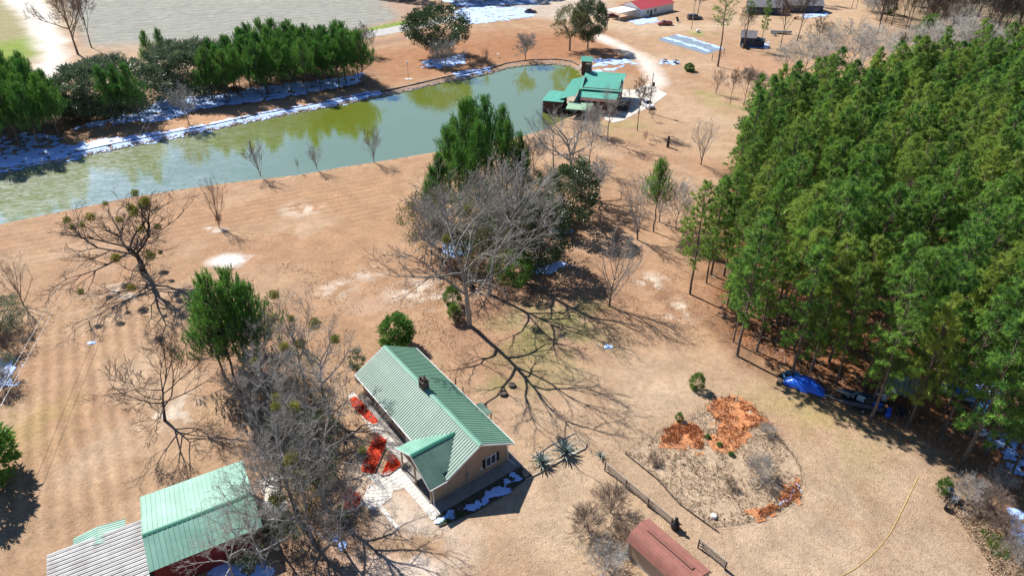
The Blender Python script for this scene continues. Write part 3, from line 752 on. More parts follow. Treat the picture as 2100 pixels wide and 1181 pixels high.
if REST:
    # the rest of the stand, farther off, as one mass built from instanced trees
    parts = []
    Vp = []; 
    me = bpy.data.meshes.new('pine_mass'); me.vertices.add(len(REST)); me.vertices.foreach_set('co', np.array([(x, y, 0) for x, y in REST], np.float32).ravel())
    me.attributes.new('turn', 'FLOAT', 'POINT').data.foreach_set('value', np.array([rs.uniform(0, 6.28) for _ in REST], np.float32))
    me.attributes.new('size', 'FLOAT', 'POINT').data.foreach_set('value', np.array([rs.uniform(.82, 1.1) for _ in REST], np.float32))
    om = put('far_pine_mass', me); tag(om, 'far part of the pine stand merging into one green canopy', kind='stuff')
    ng = bpy.data.node_groups.new('stand', 'GeometryNodeTree')
    ng.interface.new_socket('Geometry', in_out='INPUT', socket_type='NodeSocketGeometry'); ng.interface.new_socket('Geometry', in_out='OUTPUT', socket_type='NodeSocketGeometry')
    gi = ng.nodes.new('NodeGroupInput'); go = ng.nodes.new('NodeGroupOutput')
    srcs = [o for o in bpy.data.objects if o.name.startswith('pine_tree') and str(o.get('group', '')).startswith('pines in the ')][:4]
    jn = ng.nodes.new('GeometryNodeJoinGeometry')
    tr = ng.nodes.new('GeometryNodeInputNamedAttribute'); tr.data_type = 'FLOAT'; tr.inputs[0].default_value = 'turn'
    sz_ = ng.nodes.new('GeometryNodeInputNamedAttribute'); sz_.data_type = 'FLOAT'; sz_.inputs[0].default_value = 'size'
    cx = ng.nodes.new('ShaderNodeCombineXYZ'); ng.links.new(tr.outputs[0], cx.inputs[2])
    ixn = ng.nodes.new('GeometryNodeInputIndex')
    for k, so in enumerate(srcs):
        j2 = ng.nodes.new('GeometryNodeJoinGeometry')
        for ch in so.children:
            oi = ng.nodes.new('GeometryNodeObjectInfo'); oi.transform_space = 'ORIGINAL'; oi.inputs['Object'].default_value = ch; oi.inputs['As Instance'].default_value = True
            ng.links.new(oi.outputs['Geometry'], j2.inputs[0])
        g2i = ng.nodes.new('GeometryNodeGeometryToInstance'); ng.links.new(j2.outputs[0], g2i.inputs[0])
        mo = ng.nodes.new('ShaderNodeMath'); mo.operation = 'MODULO'; mo.inputs[1].default_value = len(srcs); ng.links.new(ixn.outputs[0], mo.inputs[0])
        cp = ng.nodes.new('ShaderNodeMath'); cp.operation = 'COMPARE'; cp.inputs[1].default_value = k; cp.inputs[2].default_value = .1; ng.links.new(mo.outputs[0], cp.inputs[0])
        m2p = ng.nodes.new('GeometryNodeInstanceOnPoints'); ng.links.new(gi.outputs[0], m2p.inputs['Points']); ng.links.new(cp.outputs[0], m2p.inputs['Selection'])
        ng.links.new(g2i.outputs[0], m2p.inputs['Instance']); ng.links.new(cx.outputs[0], m2p.inputs['Rotation']); ng.links.new(sz_.outputs[0], m2p.inputs['Scale'])
        ng.links.new(m2p.outputs[0], jn.inputs[0])
    ng.links.new(jn.outputs[0], go.inputs[0])
    om.modifiers.new('stand', 'NODES').node_group = ng

# ------------------------------------------------------------------ young plantation pines round the pond
def grove(poly, sp, labels, group, h0, h1, seed, fam=YOUNG, name='pine_tree', jit=.9, wide=1.0):
    rg = random.Random(seed); P_ = [(p.x, p.y) for p in PX(*poly)]
    x0, x1 = min(p[0] for p in P_), max(p[0] for p in P_); y0, y1 = min(p[1] for p in P_), max(p[1] for p in P_)
    out = []; y = y0; r = 0
    while y < y1:
        x = x0 + (sp / 2 if r % 2 else 0)
        while x < x1:
            q = (x + rg.uniform(-jit, jit), y + rg.uniform(-jit, jit)); x += sp
            if float(sdist(P_, np.array([q[0]]), np.array([q[1]]))[0]) > 0: out.append(q)
        y += sp * .87; r += 1
    for i, q in enumerate(out):
        cx_ = (x0 + x1) / 2; lab_ = labels + (', left half' if q[0] < cx_ else ', right half')
        pine((q[0], q[1], 0), lab_, rg.uniform(h0, h1), rg.randrange(len(fam)), fam, rz=rg.uniform(0, 6.28), group=group + lab_[len(labels):], name=name, lean=(rg.uniform(-.03, .03), rg.uniform(-.03, .03)), wide=wide)
    return len(out)
a = grove([(408, 222), (520, 206), (620, 194), (748, 178), (742, 146), (640, 136), (560, 142), (500, 160), (440, 188)], 4.9, 'young dense pine in the long row on the north bank of the pond', 'young pines in the long row on the north bank', 11.5, 14.5, 21, wide=1.3)
b = grove([(-60, 334), (40, 318), (128, 298), (124, 262), (90, 236), (0, 228), (-60, 236)], 4.6, 'dark young pine in the cluster at the far left end of the pond', 'young pines in the cluster at the left end of the pond', 13, 16, 22, wide=1.12)
print('groves', a, b)
for k, (px, py, h, lab) in enumerate([(238, 258, 13.5, 'young pine on the snowy bank, left one of the pair before the dark broad crown'), (290, 254, 13.5, 'young pine on the snowy bank, right one of the pair before the dark broad crown'),
      (262, 247, 13, 'young pine standing just behind the pair on the snowy bank'), (318, 158, 12, 'young pine poking up between the two dark broad crowns'), (345, 150, 12, 'thin young pine top just behind the right dark broad crown')]):
    pine((px, py), lab, h, k, YOUNG)
for k, (px, py, h) in enumerate([(925, 420, 14.5), (960, 405, 18), (998, 400, 18.5), (1040, 420, 15), (985, 440, 16.5), (905, 455, 12), (1065, 408, 12.5), (945, 455, 14), (1030, 385, 15.5), (975, 375, 16), (935, 382, 13), (893, 452, 9.5), (880, 470, 7), (1072, 430, 11)]):
    pine((px, py), 'young dense pine in the dark green peak on the south shore of the pond', h, k, YOUNG, group='young pines forming the green peak by the south shore', wide=1.0)
for k, (px, py, h, lab) in enumerate([(486, 790, 15.5, 'dense green pine with dark forked stem, tallest of the small group on the west lawn'), (545, 782, 14, 'dense green pine at the right of the small group on the west lawn'),
      (512, 755, 14.5, 'dense green pine at the back of the small group on the west lawn'), (458, 770, 12, 'yellowish green pine, lowest of the small group on the west lawn')]):
    pine((px, py), lab, h, k, YOUNG, wide=1.15)
pine((1472, 137), 'lone tall pine with bare black stem beside the plastic covered plots', 24, 0, [('lonepine', dict(seed=401, H=22, cb=.5, Rr=4.2, nl=60, tuft=.5, tn=12, r0=.28, bend=.6))], rz=1)
pine((1525, 100), 'smaller dark pine standing beside the dark blue shed', 15, 0, [('lonepine2', dict(seed=402, H=15, cb=.7, Rr=2.6, nl=30, tuft=.45, tn=12, r0=.2))], rz=1)
pine((1560, 95), 'thin pine with sparse top just right of the dark blue shed', 17, 1, EDGE, rz=4, wide=.7)
pine((1340, 475), 'small bright green conifer rising from the bare shrubs by the pine stand', 13, 0, [('cedar', dict(seed=403, H=12, cb=.42, Rr=2.9, nl=130, tuft=.4, tn=12, young=True, lm='needle', r0=.14))], rz=1)
pine((1107, 395), 'tiny spire shaped conifer right of the green pine peak', 4, 1, YOUNG)

# ------------------------------------------------------------------ broad evergreens
def leafy(at_, label, key, s=1.0, rz=0, cat='evergreen tree', name='evergreen_tree', sz=None, group=None, **k):
    return tree(name, at_, leafy_meshes(key, **k), s, rz, label, cat, group, sz=sz)
LD = dict(seed=501, H=13, Rr=8.5, lm='leaf_dark', base=.16, clumps=260, per=60, leaf=.40, r0=.45, clump_r=1.25, tm='bark_grey')
leafy((897, 116), 'big round live oak with grey stem on the north lawn', 'liveoak', 1.32, 0, sz=1.22, **LD)
leafy((1205, 100), 'big dark evergreen oak beside the driveway, right of a paler one', 'liveoak', .72, 2, sz=1.25, **LD)
LP = dict(seed=507, H=13, Rr=6, lm='leaf_olive', base=.30, clumps=150, per=30, leaf=.34, r0=.4, clump_r=1.2, tm='bark_grey')
leafy((1168, 104), 'thin leaved pale oak beside the driveway, left of the dark one', 'paleoak', 1.0, 1, sz=1.15, **LP)
LM = dict(seed=503, H=10, Rr=9.5, lm='leaf_grey', base=.04, clumps=330, per=85, leaf=.42, r0=.4, clump_r=1.3)
leafy((222, 232), 'wide dark grey green oak crown at the left behind the snowy bank', 'wideoak', 1.28, 0, sz=1.3, **LM)
leafy((412, 192), 'wide dark grey green oak crown at the left end of the pine row', 'wideoak', 1.22, 2.2, sz=1.4, **LM)
leafy((150, 238), 'small dark evergreen tucked against the wide oak at the far left', 'wideoak', .45, 1.2, **LM)
leafy((212, 148), 'pale green rounded shrub at the foot of the big bare tree', 'paleoak', .42, 1.2, name='evergreen_shrub', cat='shrub', **LP)
LH = dict(seed=511, H=9, Rr=4, lm='leaf_dark', base=.06, clumps=150, per=55, leaf=.28, r0=.2, clump_r=.8, cone=.35)
leafy((1165, 462), 'dark glossy evergreen with snow at its foot in the middle thicket', 'holly', 1.35, 0, **LH)
leafy((1105, 545), 'tall frosted dark evergreen at the right of the middle thicket', 'holly', 1.3, 2, **LH)
leafy((1052, 585), 'low bright evergreen at the front of the middle thicket', 'laurel', 1.0, 1, seed=513, H=6, Rr=3.4, lm='leaf_bright', base=.05, clumps=90, per=45, leaf=.28, r0=.15, clump_r=.7)
LT = dict(seed=517, H=9, Rr=5, lm='leaf_olive', base=.12, clumps=130, per=26, leaf=.26, r0=.2, clump_r=.9)
LG = dict(seed=519, H=9, Rr=5, lm='leaf_grey', base=.08, clumps=130, per=34, leaf=.24, r0=.2, clump_r=.9)
for k, (px, py, s, d, kk, lab) in enumerate([
  (890, 505, 1.0, LT, 'thicketA', 'olive vine covered tree at the left edge of the middle thicket'),
  (950, 520, 1.0, LG, 'thicketB', 'grey green vine covered tree in the left half of the middle thicket'),
  (1010, 500, 1.1, LG, 'thicketB', 'grey green vine covered tree in the centre of the middle thicket'),
  (1060, 505, .9, LT, 'thicketA', 'olive tinted tree right of centre in the middle thicket'),
  (1000, 560, .8, LT, 'thicketA', 'low olive tree in the front of the middle thicket'),
  (1125, 430, .8, LG, 'thicketB', 'grey green tree at the back right of the middle thicket')]):
    leafy((px, py), lab, kk, s * 1.15, k * 1.3, cat='tree', name='vine_covered_tree', **d)
LC = dict(seed=523, H=4.4, Rr=1.7, lm='leaf_bright', base=.02, clumps=90, per=40, leaf=.22, r0=.12, clump_r=.5, cone=.55, inner=.6)
LC2 = dict(seed=525, H=4.6, Rr=2.0, lm='needle_young', base=.02, clumps=130, per=45, leaf=.26, r0=.12, clump_r=.5, cone=.5, inner=.6)
leafy((816, 712), 'rounded dark green bush behind the far end of the house roof', 'roundbush', 1.1, 0, cat='bush', name='evergreen_bush', **LC2)
leafy((735, 762), 'narrow grey green shrub at the far left corner of the house', 'narrowbush', .85, 0, cat='shrub', name='evergreen_shrub', seed=527, H=4.4, Rr=1.1, lm='leaf_grey', base=.02, clumps=50, per=40, leaf=.2, r0=.1, clump_r=.45)
leafy((1428, 796), 'small yellow green bush alone on the bare yard', 'roundbush2', .55, 0, cat='bush', name='evergreen_bush', **LC)
leafy((928, 625), 'bright green upright shrub left of the big oak trunk', 'roundbush2', .75, 1, cat='shrub', name='evergreen_shrub', **LC)
leafy((932, 655), 'bright green low shrub at the left foot of the big oak trunk', 'roundbush2', .62, 2, cat='shrub', name='evergreen_shrub', **LC)
leafy((1414, 146), 'small round dark bush on the sandy ground below the lone pine', 'roundbush', .75, 2, cat='bush', name='evergreen_bush', sz=.5, **LC2)
leafy((-28, 985), 'dark conical evergreen at the left edge with a round shadow', 'roundbush', 1.9, 2, cat='evergreen tree', **LC2)
leafy((702, 1062), 'small bright green shrub beside the round red mulched bed', 'roundbush2', .38, 2, cat='shrub', name='evergreen_shrub', **LC)
leafy((1932, 1010), 'bright green shrub against the snow dusted barrels at the right', 'roundbush2', .45, 2, cat='shrub', name='evergreen_shrub', **LC)
for k, (px, py, s, lab) in enumerate([(0, 690, .75, 'dark evergreen shrub at the left edge below the brown vase shaped tree'), (25, 668, .55, 'grey green shrub at the left edge beside the brown vase shaped tree'), (-5, 780, .5, 'low dark shrub at the left edge in the blue snow')]):
    leafy((px, py), lab, 'thicketB', s, k, cat='shrub', name='evergreen_shrub', **LG)
# the overgrown row between barn and house
ROW = [(560, 800, .62, 'thicketB', LG, 'grey vine mass at the top of the overgrown row between barn and house'), (610, 790, .6, 'thicketB', LG, 'grey green bush at the upper right of the overgrown row'),
       (575, 860, .62, 'thicketB', LG, 'grey vine mass in the upper middle of the overgrown row'), (640, 860, .55, 'thicketA', LT, 'olive bush on the right side of the overgrown row'),
       (600, 925, .6, 'thicketB', LG, 'grey vine mass in the middle of the overgrown row'), (655, 930, .6, 'thicketB', LG, 'grey bush at the right middle of the overgrown row'),
       (605, 990, .5, 'thicketA', LT, 'green bush at the lower left of the overgrown row, above the white slab'), (650, 1000, .55, 'thicketB', LG, 'grey bush at the lower right of the overgrown row'),
       (560, 1100, .42, 'thicketB', LG, 'grey brush against the right end of the barn'), (520, 1150, .36, 'thicketB', LG, 'grey brush in the shade below the barn eave'), (600, 1095, .36, 'thicketB', LG, 'grey brush between barn and thick trunks'), (640, 1040, .38, 'thicketA', LT, 'lowest green bush of the overgrown row'), (520, 770, .4, 'holly', LH, 'dark evergreen at the foot of the small pine group')]
for k, (px, py, s, kk, d, lab) in enumerate(ROW): leafy((px, py), lab, kk, s, k * 1.7, cat='bush', name='overgrown_bush', **d)

# ------------------------------------------------------------------ leafless trees
ms = lambda n, sd, r=.6: [(random.Random(sd + i).random(), r * random.Random(sd * 3 + i).uniform(.6, 1.2)) for i in range(n)]
bare_tree((295, 560), 'oak1', 15.5, 'big leafless oak with many mistletoe clumps and thick leaning trunk on the west lawn', 2.2, mist=ms(24, 3, .75), lean=(0, R(-3)), wide=1.55)
bare_tree((338, 862), 'oak2', 12.5, 'leafless tree with fan shaped shadow above the green barn roof', 1.0, wide=1.2)
e = bare_tree((450, 467), 'vase2', 11, 'leafless vase shaped tree with a clump of brown leaves near its foot', .4, wide=.62)
bl = np.random.RandomState(5); n = 700; cc = bl.normal(size=(n, 3)) * np.array([.75, .75, .8]) + np.array([.4, 0, 2.8]); V_, F_ = tris(cc, bl.normal(size=(n, 3)), np.full(n, .3), .16, bl)
put('dead_leaf_clump', mesh_np('dead_leaf_clump', V_, [F_], M['dead_leaf']), e, scale=.8)
bare_tree((535, 362), 'young', 9, 'thick young leafless tree on the shore, left of the middle pair', .2, wide=.95)
bare_tree((651, 350), 'young', 6.5, 'short round leafless tree on the shore at the middle', 1.2, wide=.9)
bare_tree((767, 333), 'young', 9, 'pale thin leafless tree on the shore, right of the middle pair', 2.2, wide=.85)
bare_tree((612, 354), 'young', 3.6, 'tiny leafless sapling between two shore trees', 3.2, wide=.4)
bare_tree((50, 628), 'vase2', 9, 'brown vase shaped leafless tree at the left edge', 1.1, wide=.95)
bare_tree((160, 112), 'oakfar', 25, 'large leafless tree by the sandy track at the upper left', 1.3, wide=.8)
bare_tree((188, 98), 'wood', 23, 'slim leafless tree just right of the large one by the sandy track', 1.3, wide=.9)
bare_tree((-35, 170), 'oak1', 15, 'dark leafless tree leaning in at the left edge above the pines', 0, wide=.9)
bare_tree((388, 255), 'round', 10.5, 'leafless tree on the snowy strip of the north bank', 0, wide=.85)
bare_tree((752, 113), 'round', 10.5, 'leafless tree beside the paved road', 0, wide=.9)
bare_tree((1077, 126), 'round', 9.5, 'round leafless tree mirrored in the pond at its north end', 2, wide=1.1)
bare_tree((912, 152), 'round', 11, 'grey leafless tree on the bank in front of the big live oak', 4, wide=1.05)
bare_tree((996, 135), 'young', 6, 'small leafless tree on the bank between two larger ones', 4, wide=.8)
bare_tree((962, 667), 'oak3', 24, 'tallest grey leafless oak behind the house with long shadows', 1.0, mist=[(.3, .9), (.8, .6)], wide=.95)
bare_tree((1003, 603), 'oak3', 21, 'tall grey leafless oak at the front of the middle thicket', 3.0, wide=.85)
bare_tree((1040, 562), 'oak4', 22, 'leafless oak right behind the bright evergreen of the middle thicket', 3.0, wide=.8)
bare_tree((1075, 520), 'oak3', 18, 'leafless oak in the right half of the middle thicket', 5.0, wide=.8)
bare_tree((925, 560), 'oak5', 16, 'leafless grey tree at the left front of the middle thicket', 1.5, wide=.9)
bare_tree((885, 520), 'round', 12, 'leafless grey tree at the left back of the middle thicket', 2.5, wide=1.0)
bare_tree((1250, 627), 'vase1', 13.5, 'vase shaped leafless tree right of the tallest oak with a fanned shadow', .5, wide=.92)
bare_tree((1307, 492), 'vase1', 13, 'vase shaped leafless tree left of the slim front pines', 2.5, wide=.95)
bare_tree((1352, 455), 'vase3', 11, 'pale spreading leafless tree behind the bright green conifer', 1.5, wide=1.1)
bare_tree((1437, 338), 'vase1', 11.5, 'vase shaped leafless tree on pale gravel left of the pine stand', 4.5, wide=.95)
bare_tree((1172, 385), 'oak4', 19, 'large leafless oak on the shore in front of the pond cabin', 0.4, wide=.95)
bare_tree((1095, 350), 'round', 8, 'small leafless tree left of the large shore oak', 0.4, wide=.8)
bare_tree((1135, 345), 'oak5', 13, 'leafless grey tree on the lawn between shore oak and thicket', 1.4, wide=.8)
bare_tree((1208, 345), 'oak5', 12, 'leafless grey tree right of the large shore oak', 2.9, wide=.8)
bare_tree((1200, 425), 'round', 11, 'leafless brushy tree beside the dark glossy evergreen', .9, wide=1.1)
bare_tree((1385, 470), 'vase3', 10, 'pale leafless tree right of the small bright conifer', .3, wide=.9)
bare_tree((1246, 290), 'oak5', 14, 'silvery leafless tree right in front of the pond cabin', 2.4, wide=.75)
bare_tree((1215, 275), 'round', 8, 'short leafless tree hiding the cabin porch', 2.4, wide=.9)
bare_tree((1307, 268), 'wood2', 13.5, 'slim leafless tree between cabin and driveway', 1.4, wide=.9)
bare_tree((1337, 248), 'young', 3.6, 'small leafless shrub tree right of the white pickup', 1.4, wide=.8)
bare_tree((1322, 292), 'young', 3.4, 'thin leafless sapling below the slim driveway tree', 1.9, wide=.7)
bare_tree((1468, 193), 'young', 8, 'pale thin leafless tree right of the round dark bush', 1.9, wide=.9)
bare_tree((1497, 215), 'wood2', 10, 'thin leafless tree just outside the back corner of the pine stand, left one', .9, wide=.8)
bare_tree((1525, 218), 'wood2', 11, 'thin leafless tree just outside the back corner of the pine stand, right one', 2.9, wide=.9)
bare_tree((1524, 100), 'wood2', 15, 'leafless tree with forked stem touching the dark blue shed', 1.9, wide=.8)
bare_tree((1430, 34), 'oak4', 15, 'dark leafless tree behind the covered car', 1.9, wide=.7)
for k, (px, py, kd, h, lab) in enumerate([
  (1740, 150, 'vase3', 17, 'large silvery spreading tree at the back edge of the pine stand'), (1765, 148, 'vase3', 15, 'silvery spreading tree leaning right of the largest silvery one'),
  (1648, 158, 'vase3', 13, 'silvery tree low over the clearing left of the large silvery one'), (1612, 150, 'vase3', 10, 'pale brushy tree at the left of the silvery group'),
  (1690, 130, 'vase3', 12, 'grey brushy tree behind the silvery group'), (1600, 100, 'wood2', 20, 'tall thin leafless tree with pale stem right of the dark blue shed'),
  (1635, 85, 'wood', 20, 'dark leafless tree beside the far grey house with a red thing'), (1668, 120, 'wood2', 14, 'leafless tree among logs in the clearing'),
  (1834, 138, 'wood', 11, 'dark forked leafless tree on the tan strip behind the pine stand'), (1940, 118, 'vase3', 14, 'silvery brushy tree at the upper right behind the pines'),
  (1905, 125, 'vase3', 11, 'silvery low tree left of the one at the upper right'), (2075, 85, 'wood', 20, 'dark leafless tree at the far upper right edge'), (1990, 70, 'wood', 22, 'leafless tree rising from the brush at the upper right'),
  (2010, 110, 'vase3', 10, 'grey thicket tree behind the pines at the far right'), (1960, 60, 'vase3', 12, 'pale brushy tree at the foot of the far right woods')]):
    bare_tree((px, py), kd, h, lab, k * 1.1, wide=1.4 if kd == 'vase3' else .95)
rg = random.Random(77)
for k in range(84):
    px = rg.uniform(1790, 2180); py = rg.uniform(-30, 70 + (px - 1790) * .12)
    bare_tree((px, py), rg.choice(['wood', 'wood', 'wood2']), rg.uniform(14, 21), 'dark thin leafless tree in the woodland at the upper right', rg.uniform(0, 6), group='leafless trees of the upper right woodland', wide=.9)
for k in range(12):
    bare_tree((rg.uniform(1560, 1800), rg.uniform(-30, 30)), rg.choice(['wood', 'wood2']), rg.uniform(12, 18), 'thin leafless tree around the far grey houses', rg.uniform(0, 6), group='leafless trees around the far grey houses', wide=.8)
for k in range(26):
    bare_tree((rg.uniform(1760, 2180), rg.uniform(20, 120)), 'vase3', rg.uniform(7, 11), 'pale grey brushy tree in the thicket at the upper right', rg.uniform(0, 6), group='brushy grey trees at the upper right', wide=1.2)
for k in range(16):
    leafy((rg.uniform(1960, 2200), rg.uniform(40, 130)), 'grey green undergrowth clump behind the pines at the upper right', 'thicketB', rg.uniform(.5, .9), k, cat='bush', name='undergrowth_bush', group='undergrowth at the upper right', **LG)
leafy((1893, 92), 'bright green evergreen among the leafless woods at the upper right', 'roundbush2', 2.2, 1, **LC)
leafy((1822, 30), 'yellow green evergreen at the left end of the far woods', 'roundbush2', 1.6, 1, **LC)
# far row along the top edge
for k, (px, py, lab) in enumerate([(790, -6, 'a'), (835, 0, 'b'), (935, 4, 'c'), (965, 0, 'd'), (995, 2, 'e'), (1025, -2, 'f'), (1060, -2, 'g'), (1090, -8, 'h')]):
    leafy((px, py), 'dark roadside evergreen at the top edge above the blue snow', 'holly', 1.7, k, group='roadside evergreens at the top edge', **LH)
bare_tree((868, 12), 'round', 13, 'grey leafless tree at the top edge behind the big live oak', 1)
bare_tree((905, 8), 'round', 14, 'leafless tree at the top edge directly above the big live oak', 3)
# trees of the overgrown row
for k, (px, py, kd, h, w_, mi, lab) in enumerate([
  (566, 800, 'oak5', 13, .75, 2, 'leafless grey tree at the top of the overgrown row behind the pines'), (630, 800, 'oak5', 16, .75, 3, 'leafless tree with yellow mistletoe at the upper right of the overgrown row'),
  (668, 845, 'oak4', 14, .7, 2, 'leafless grey tree whose limbs reach over the house lawn'), (600, 905, 'oak5', 15, .75, 2, 'leafless tree at the centre of the overgrown row'),
  (655, 935, 'oak5', 14, .75, 0, 'leafless tree at the right middle of the overgrown row'), (667, 1042, 'oak3', 18, .72, 2, 'thick trunked leafless tree at the lower right of the overgrown row'),
  (612, 1066, 'oak4', 16, .72, 3, 'thick trunked leafless tree at the lower end of the row, limbs over the barn roof'), (577, 1034, 'oak2', 11, .9, 2, 'leafless tree bending over the white slab beside the barn'),
  (525, 860, 'round', 9, .9, 0, 'bushy leafless tree left of the overgrown row'), (640, 1112, 'oak5', 13, .8, 1, 'leafless tree at the bottom edge between barn and house court'), (565, 1118, 'oak5', 12, .85, 0, 'leafless tree crowding the right end of the barn'), (705, 1128, 'oak5', 10, .8, 0, 'leafless small tree right of the thick trunked ones at the bottom edge'), (480, 1190, 'oak5', 9, 1.0, 0, 'leafless brushy tree under the barn eave'), (540, 1165, 'oak5', 10, .9, 0, 'leafless tree at the lower edge beside the red barn wall')]):
    bare_tree((px, py), kd, h, lab, k * 1.9 + .5, wide=w_, mist=ms(mi, 50 + k, .75))
# shrubs without leaves
for k, (px, py, kd, h, lab) in enumerate([
  (1252, 1052, 'brushb', 4.0, 'bare twiggy shrub, topmost of three left of the red roofed shed'), (1208, 1092, 'brushb', 3.8, 'bare twiggy shrub, left one of three left of the red roofed shed'),
  (1240, 1165, 'brush', 3.6, 'bare twiggy shrub, lowest of three left of the red roofed shed'), (1270, 1110, 'brushb', 2.6, 'small bare shrub touching the red roofed shed'),
  (1558, 978, 'brush', 3.2, 'dark bare shrub inside the round garden'), (1571, 888, 'brush', 1.8, 'small pale bare shrub at the right rim of the garden'),
  (1500, 1000, 'brushb', 1.4, 'low bare shrub in the middle of the garden'), (1340, 945, 'brushb', 1.5, 'low bare shrub in the left corner of the garden'),
  (1980, 1030, 'brush', 3.5, 'heap of bare brush at the lower right, upper one'), (2020, 1050, 'brushb', 3.6, 'heap of bare brush at the lower right, middle one'), (2060, 1100, 'brushb', 3.2, 'heap of bare brush at the lower right, lower one'),
  (2040, 1000, 'brush', 3.0, 'bare brush between the thick pines and the snow at the right'), (2085, 1150, 'brush', 3.0, 'bare brush in the lower right corner'),
  (768, 905, 'brush', 1.6, 'tiny leafless shrub in the tall red bed'), (745, 822, 'brushb', 1.5, 'tiny leafless shrub in the upper red bed'), (800, 945, 'brush', 1.2, 'tiny leafless shrub in the triangular red bed'),
  (718, 1030, 'brush', 2.0, 'leafless shrub in the round red bed'), (20, 720, 'brushb', 4, 'brown brush at the left edge above the snow'), (10, 800, 'brush', 3.6, 'grey brush at the left edge below the snow'),
  (1560, 172, 'brush', 4, 'dark low thicket mound left of the silvery trees'), (1590, 182, 'brush', 4, 'dark low thicket mound at the back corner of the pine stand'), (1530, 160, 'brush', 3.4, 'dark low thicket mound beside the lone pine shadow'),
  (940, 660, 'brushb', 2.2, 'brown twiggy shrub at the foot of the tallest oak'), (500, 830, 'brushb', 3.0, 'brown twiggy shrub under the small pine group'), (1860, 128, 'brush', 5, 'dark scrub behind the tan strip at the upper right')]):
    bare_tree((px, py), kd, h, lab, k * 1.3, name='bare_shrub', cat='shrub')
# ------------------------------------------------------------------ buildings
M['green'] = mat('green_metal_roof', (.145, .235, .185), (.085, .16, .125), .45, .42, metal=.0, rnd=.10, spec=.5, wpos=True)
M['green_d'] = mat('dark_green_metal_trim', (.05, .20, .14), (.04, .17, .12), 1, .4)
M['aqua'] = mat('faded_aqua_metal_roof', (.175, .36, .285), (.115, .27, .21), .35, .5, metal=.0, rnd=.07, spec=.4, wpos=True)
M['cabin_green'] = mat('cabin_green_metal_roof', (.13, .44, .34), (.10, .38, .29), .4, .4, rnd=.04, spec=.5)
M['tin'] = mat('weathered_tin', (.42, .43, .43), (.27, .26, .26), .8, .6, metal=.0, rnd=.14, spec=.4, wpos=True)
M['siding'] = mat('tan_siding', (.36, .25, .17), (.31, .215, .145), 1, .8)
M['siding_b'] = mat('beige_siding', (.50, .38, .27), (.44, .33, .235), 1, .8)
M['white'] = mat('white_paint', (.78, .78, .76), (.70, .70, .68), 1, .5)
M['black'] = mat('black_paint', (.025, .025, .03), (.015, .015, .02), 1, .6)
M['glass'] = mat('window_glass', (.05, .06, .07), (.035, .045, .05), 1, .08, spec=.8)
M['brick'] = mat('dark_chimney_brick', (.13, .095, .08), (.07, .05, .045), 4, .9, bump=.02)
M['red_wall'] = mat('red_barn_wall', (.22, .03, .028), (.15, .022, .02), 1, .7)
M['shingle'] = mat('red_brown_shingles', (.30, .125, .10), (.23, .10, .08), 1.2, .85, rnd=.16, bump=.006, bscale=20)
M['shingle_d'] = mat('dark_shingle_edge', (.05, .03, .03), None, 1, .9)
M['wood'] = mat('grey_weathered_wood', (.46, .40, .33), (.30, .25, .20), 2, .85, rnd=.15)
M['wood_dark'] = mat('dark_weathered_wood', (.11, .085, .07), (.06, .048, .04), 3, .85, rnd=.15)
M['log'] = mat('dark_brown_log_wall', (.10, .045, .035), (.06, .028, .024), 2, .85)
M['post'] = mat('light_wood_post', (.52, .40, .28), (.42, .32, .22), 2, .8)
M['blue_tarp'] = mat('blue_tarp', (.03, .16, .80), (.015, .09, .58), 1.5, .35, bump=.03, bscale=2, spec=.5)
M['blue_light'] = mat('light_blue_plastic', (.10, .42, .72), (.06, .30, .6), 2, .35, spec=.5)
M['slate'] = mat('slate_blue_paint', (.055, .075, .11), (.04, .055, .085), 1, .7)
M['greyroof'] = mat('grey_shingle_roof', (.20, .19, .21), (.13, .125, .14), 1, .85)
M['redroof'] = mat('red_metal_roof', (.60, .10, .11), (.52, .08, .09), .5, .45, rnd=.04)
M['steel'] = mat('galvanised_steel', (.40, .42, .45), (.28, .3, .33), 2, .35, metal=.6)
M['mulch'] = mat('red_dyed_mulch', (.72, .085, .03), (.48, .045, .02), 3.2, .9, bump=.08, bscale=8)
M['straw'] = mat('orange_pine_straw', (.60, .27, .12), (.38, .15, .065), 2.2, .95, bump=.08, bscale=7)
M['drygrass'] = mat('dead_garden_grass', (.46, .35, .24), (.29, .21, .145), 1.6, .95, bump=.06, bscale=7)

M['rib_pale'] = mat('sun_highlight_pale_rib', (.46, .57, .50), (.33, .45, .38), .8, .45)  # pale tone imitates grazing sun highlights on the front slope's ribs
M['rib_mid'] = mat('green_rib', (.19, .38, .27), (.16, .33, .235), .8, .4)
def basis(o, x, y, z=None):
    x = Vector(x).normalized(); y = Vector(y).normalized(); z = x.cross(y).normalized()
    m = Matrix((x, y, z)).transposed().to_4x4(); m.translation = Vector(o); return m
_pm = {}
def roof_panels(parent, o, along, down, length, slope, w, m, rib=.03, ribw=.04, th=.03, name='roof_panel', lab=None, rm=None):
    """standing-seam sheets, each one an object; o = ridge corner, along = ridge direction, down = down-slope direction"""
    n = max(1, round(length / w)); w = length / n
    key = (round(w, 3), round(slope, 3), m.name, rib, rm)
    if key not in _pm:
        b = MB(); b.box(0, w - .004, 0, slope, -th, 0); b.box(0, ribw, 0, slope, .001, rib); _pm[key] = b.mesh(name, m)
        if rm:
            _pm[key].materials.append(M[rm])
            for i in range(6, 12): _pm[key].polygons[i].material_index = 1
    x = Vector(along).normalized(); y = Vector(down).normalized()
    flip = x.cross(y).z < 0
    for i in range(n):
        p = Vector(o) + x * (w * i)
        if flip: mt = basis(p + x * w, -x, y)
        else: mt = basis(p, x, y)
        put(name, _pm[key], parent, mat4=mt)

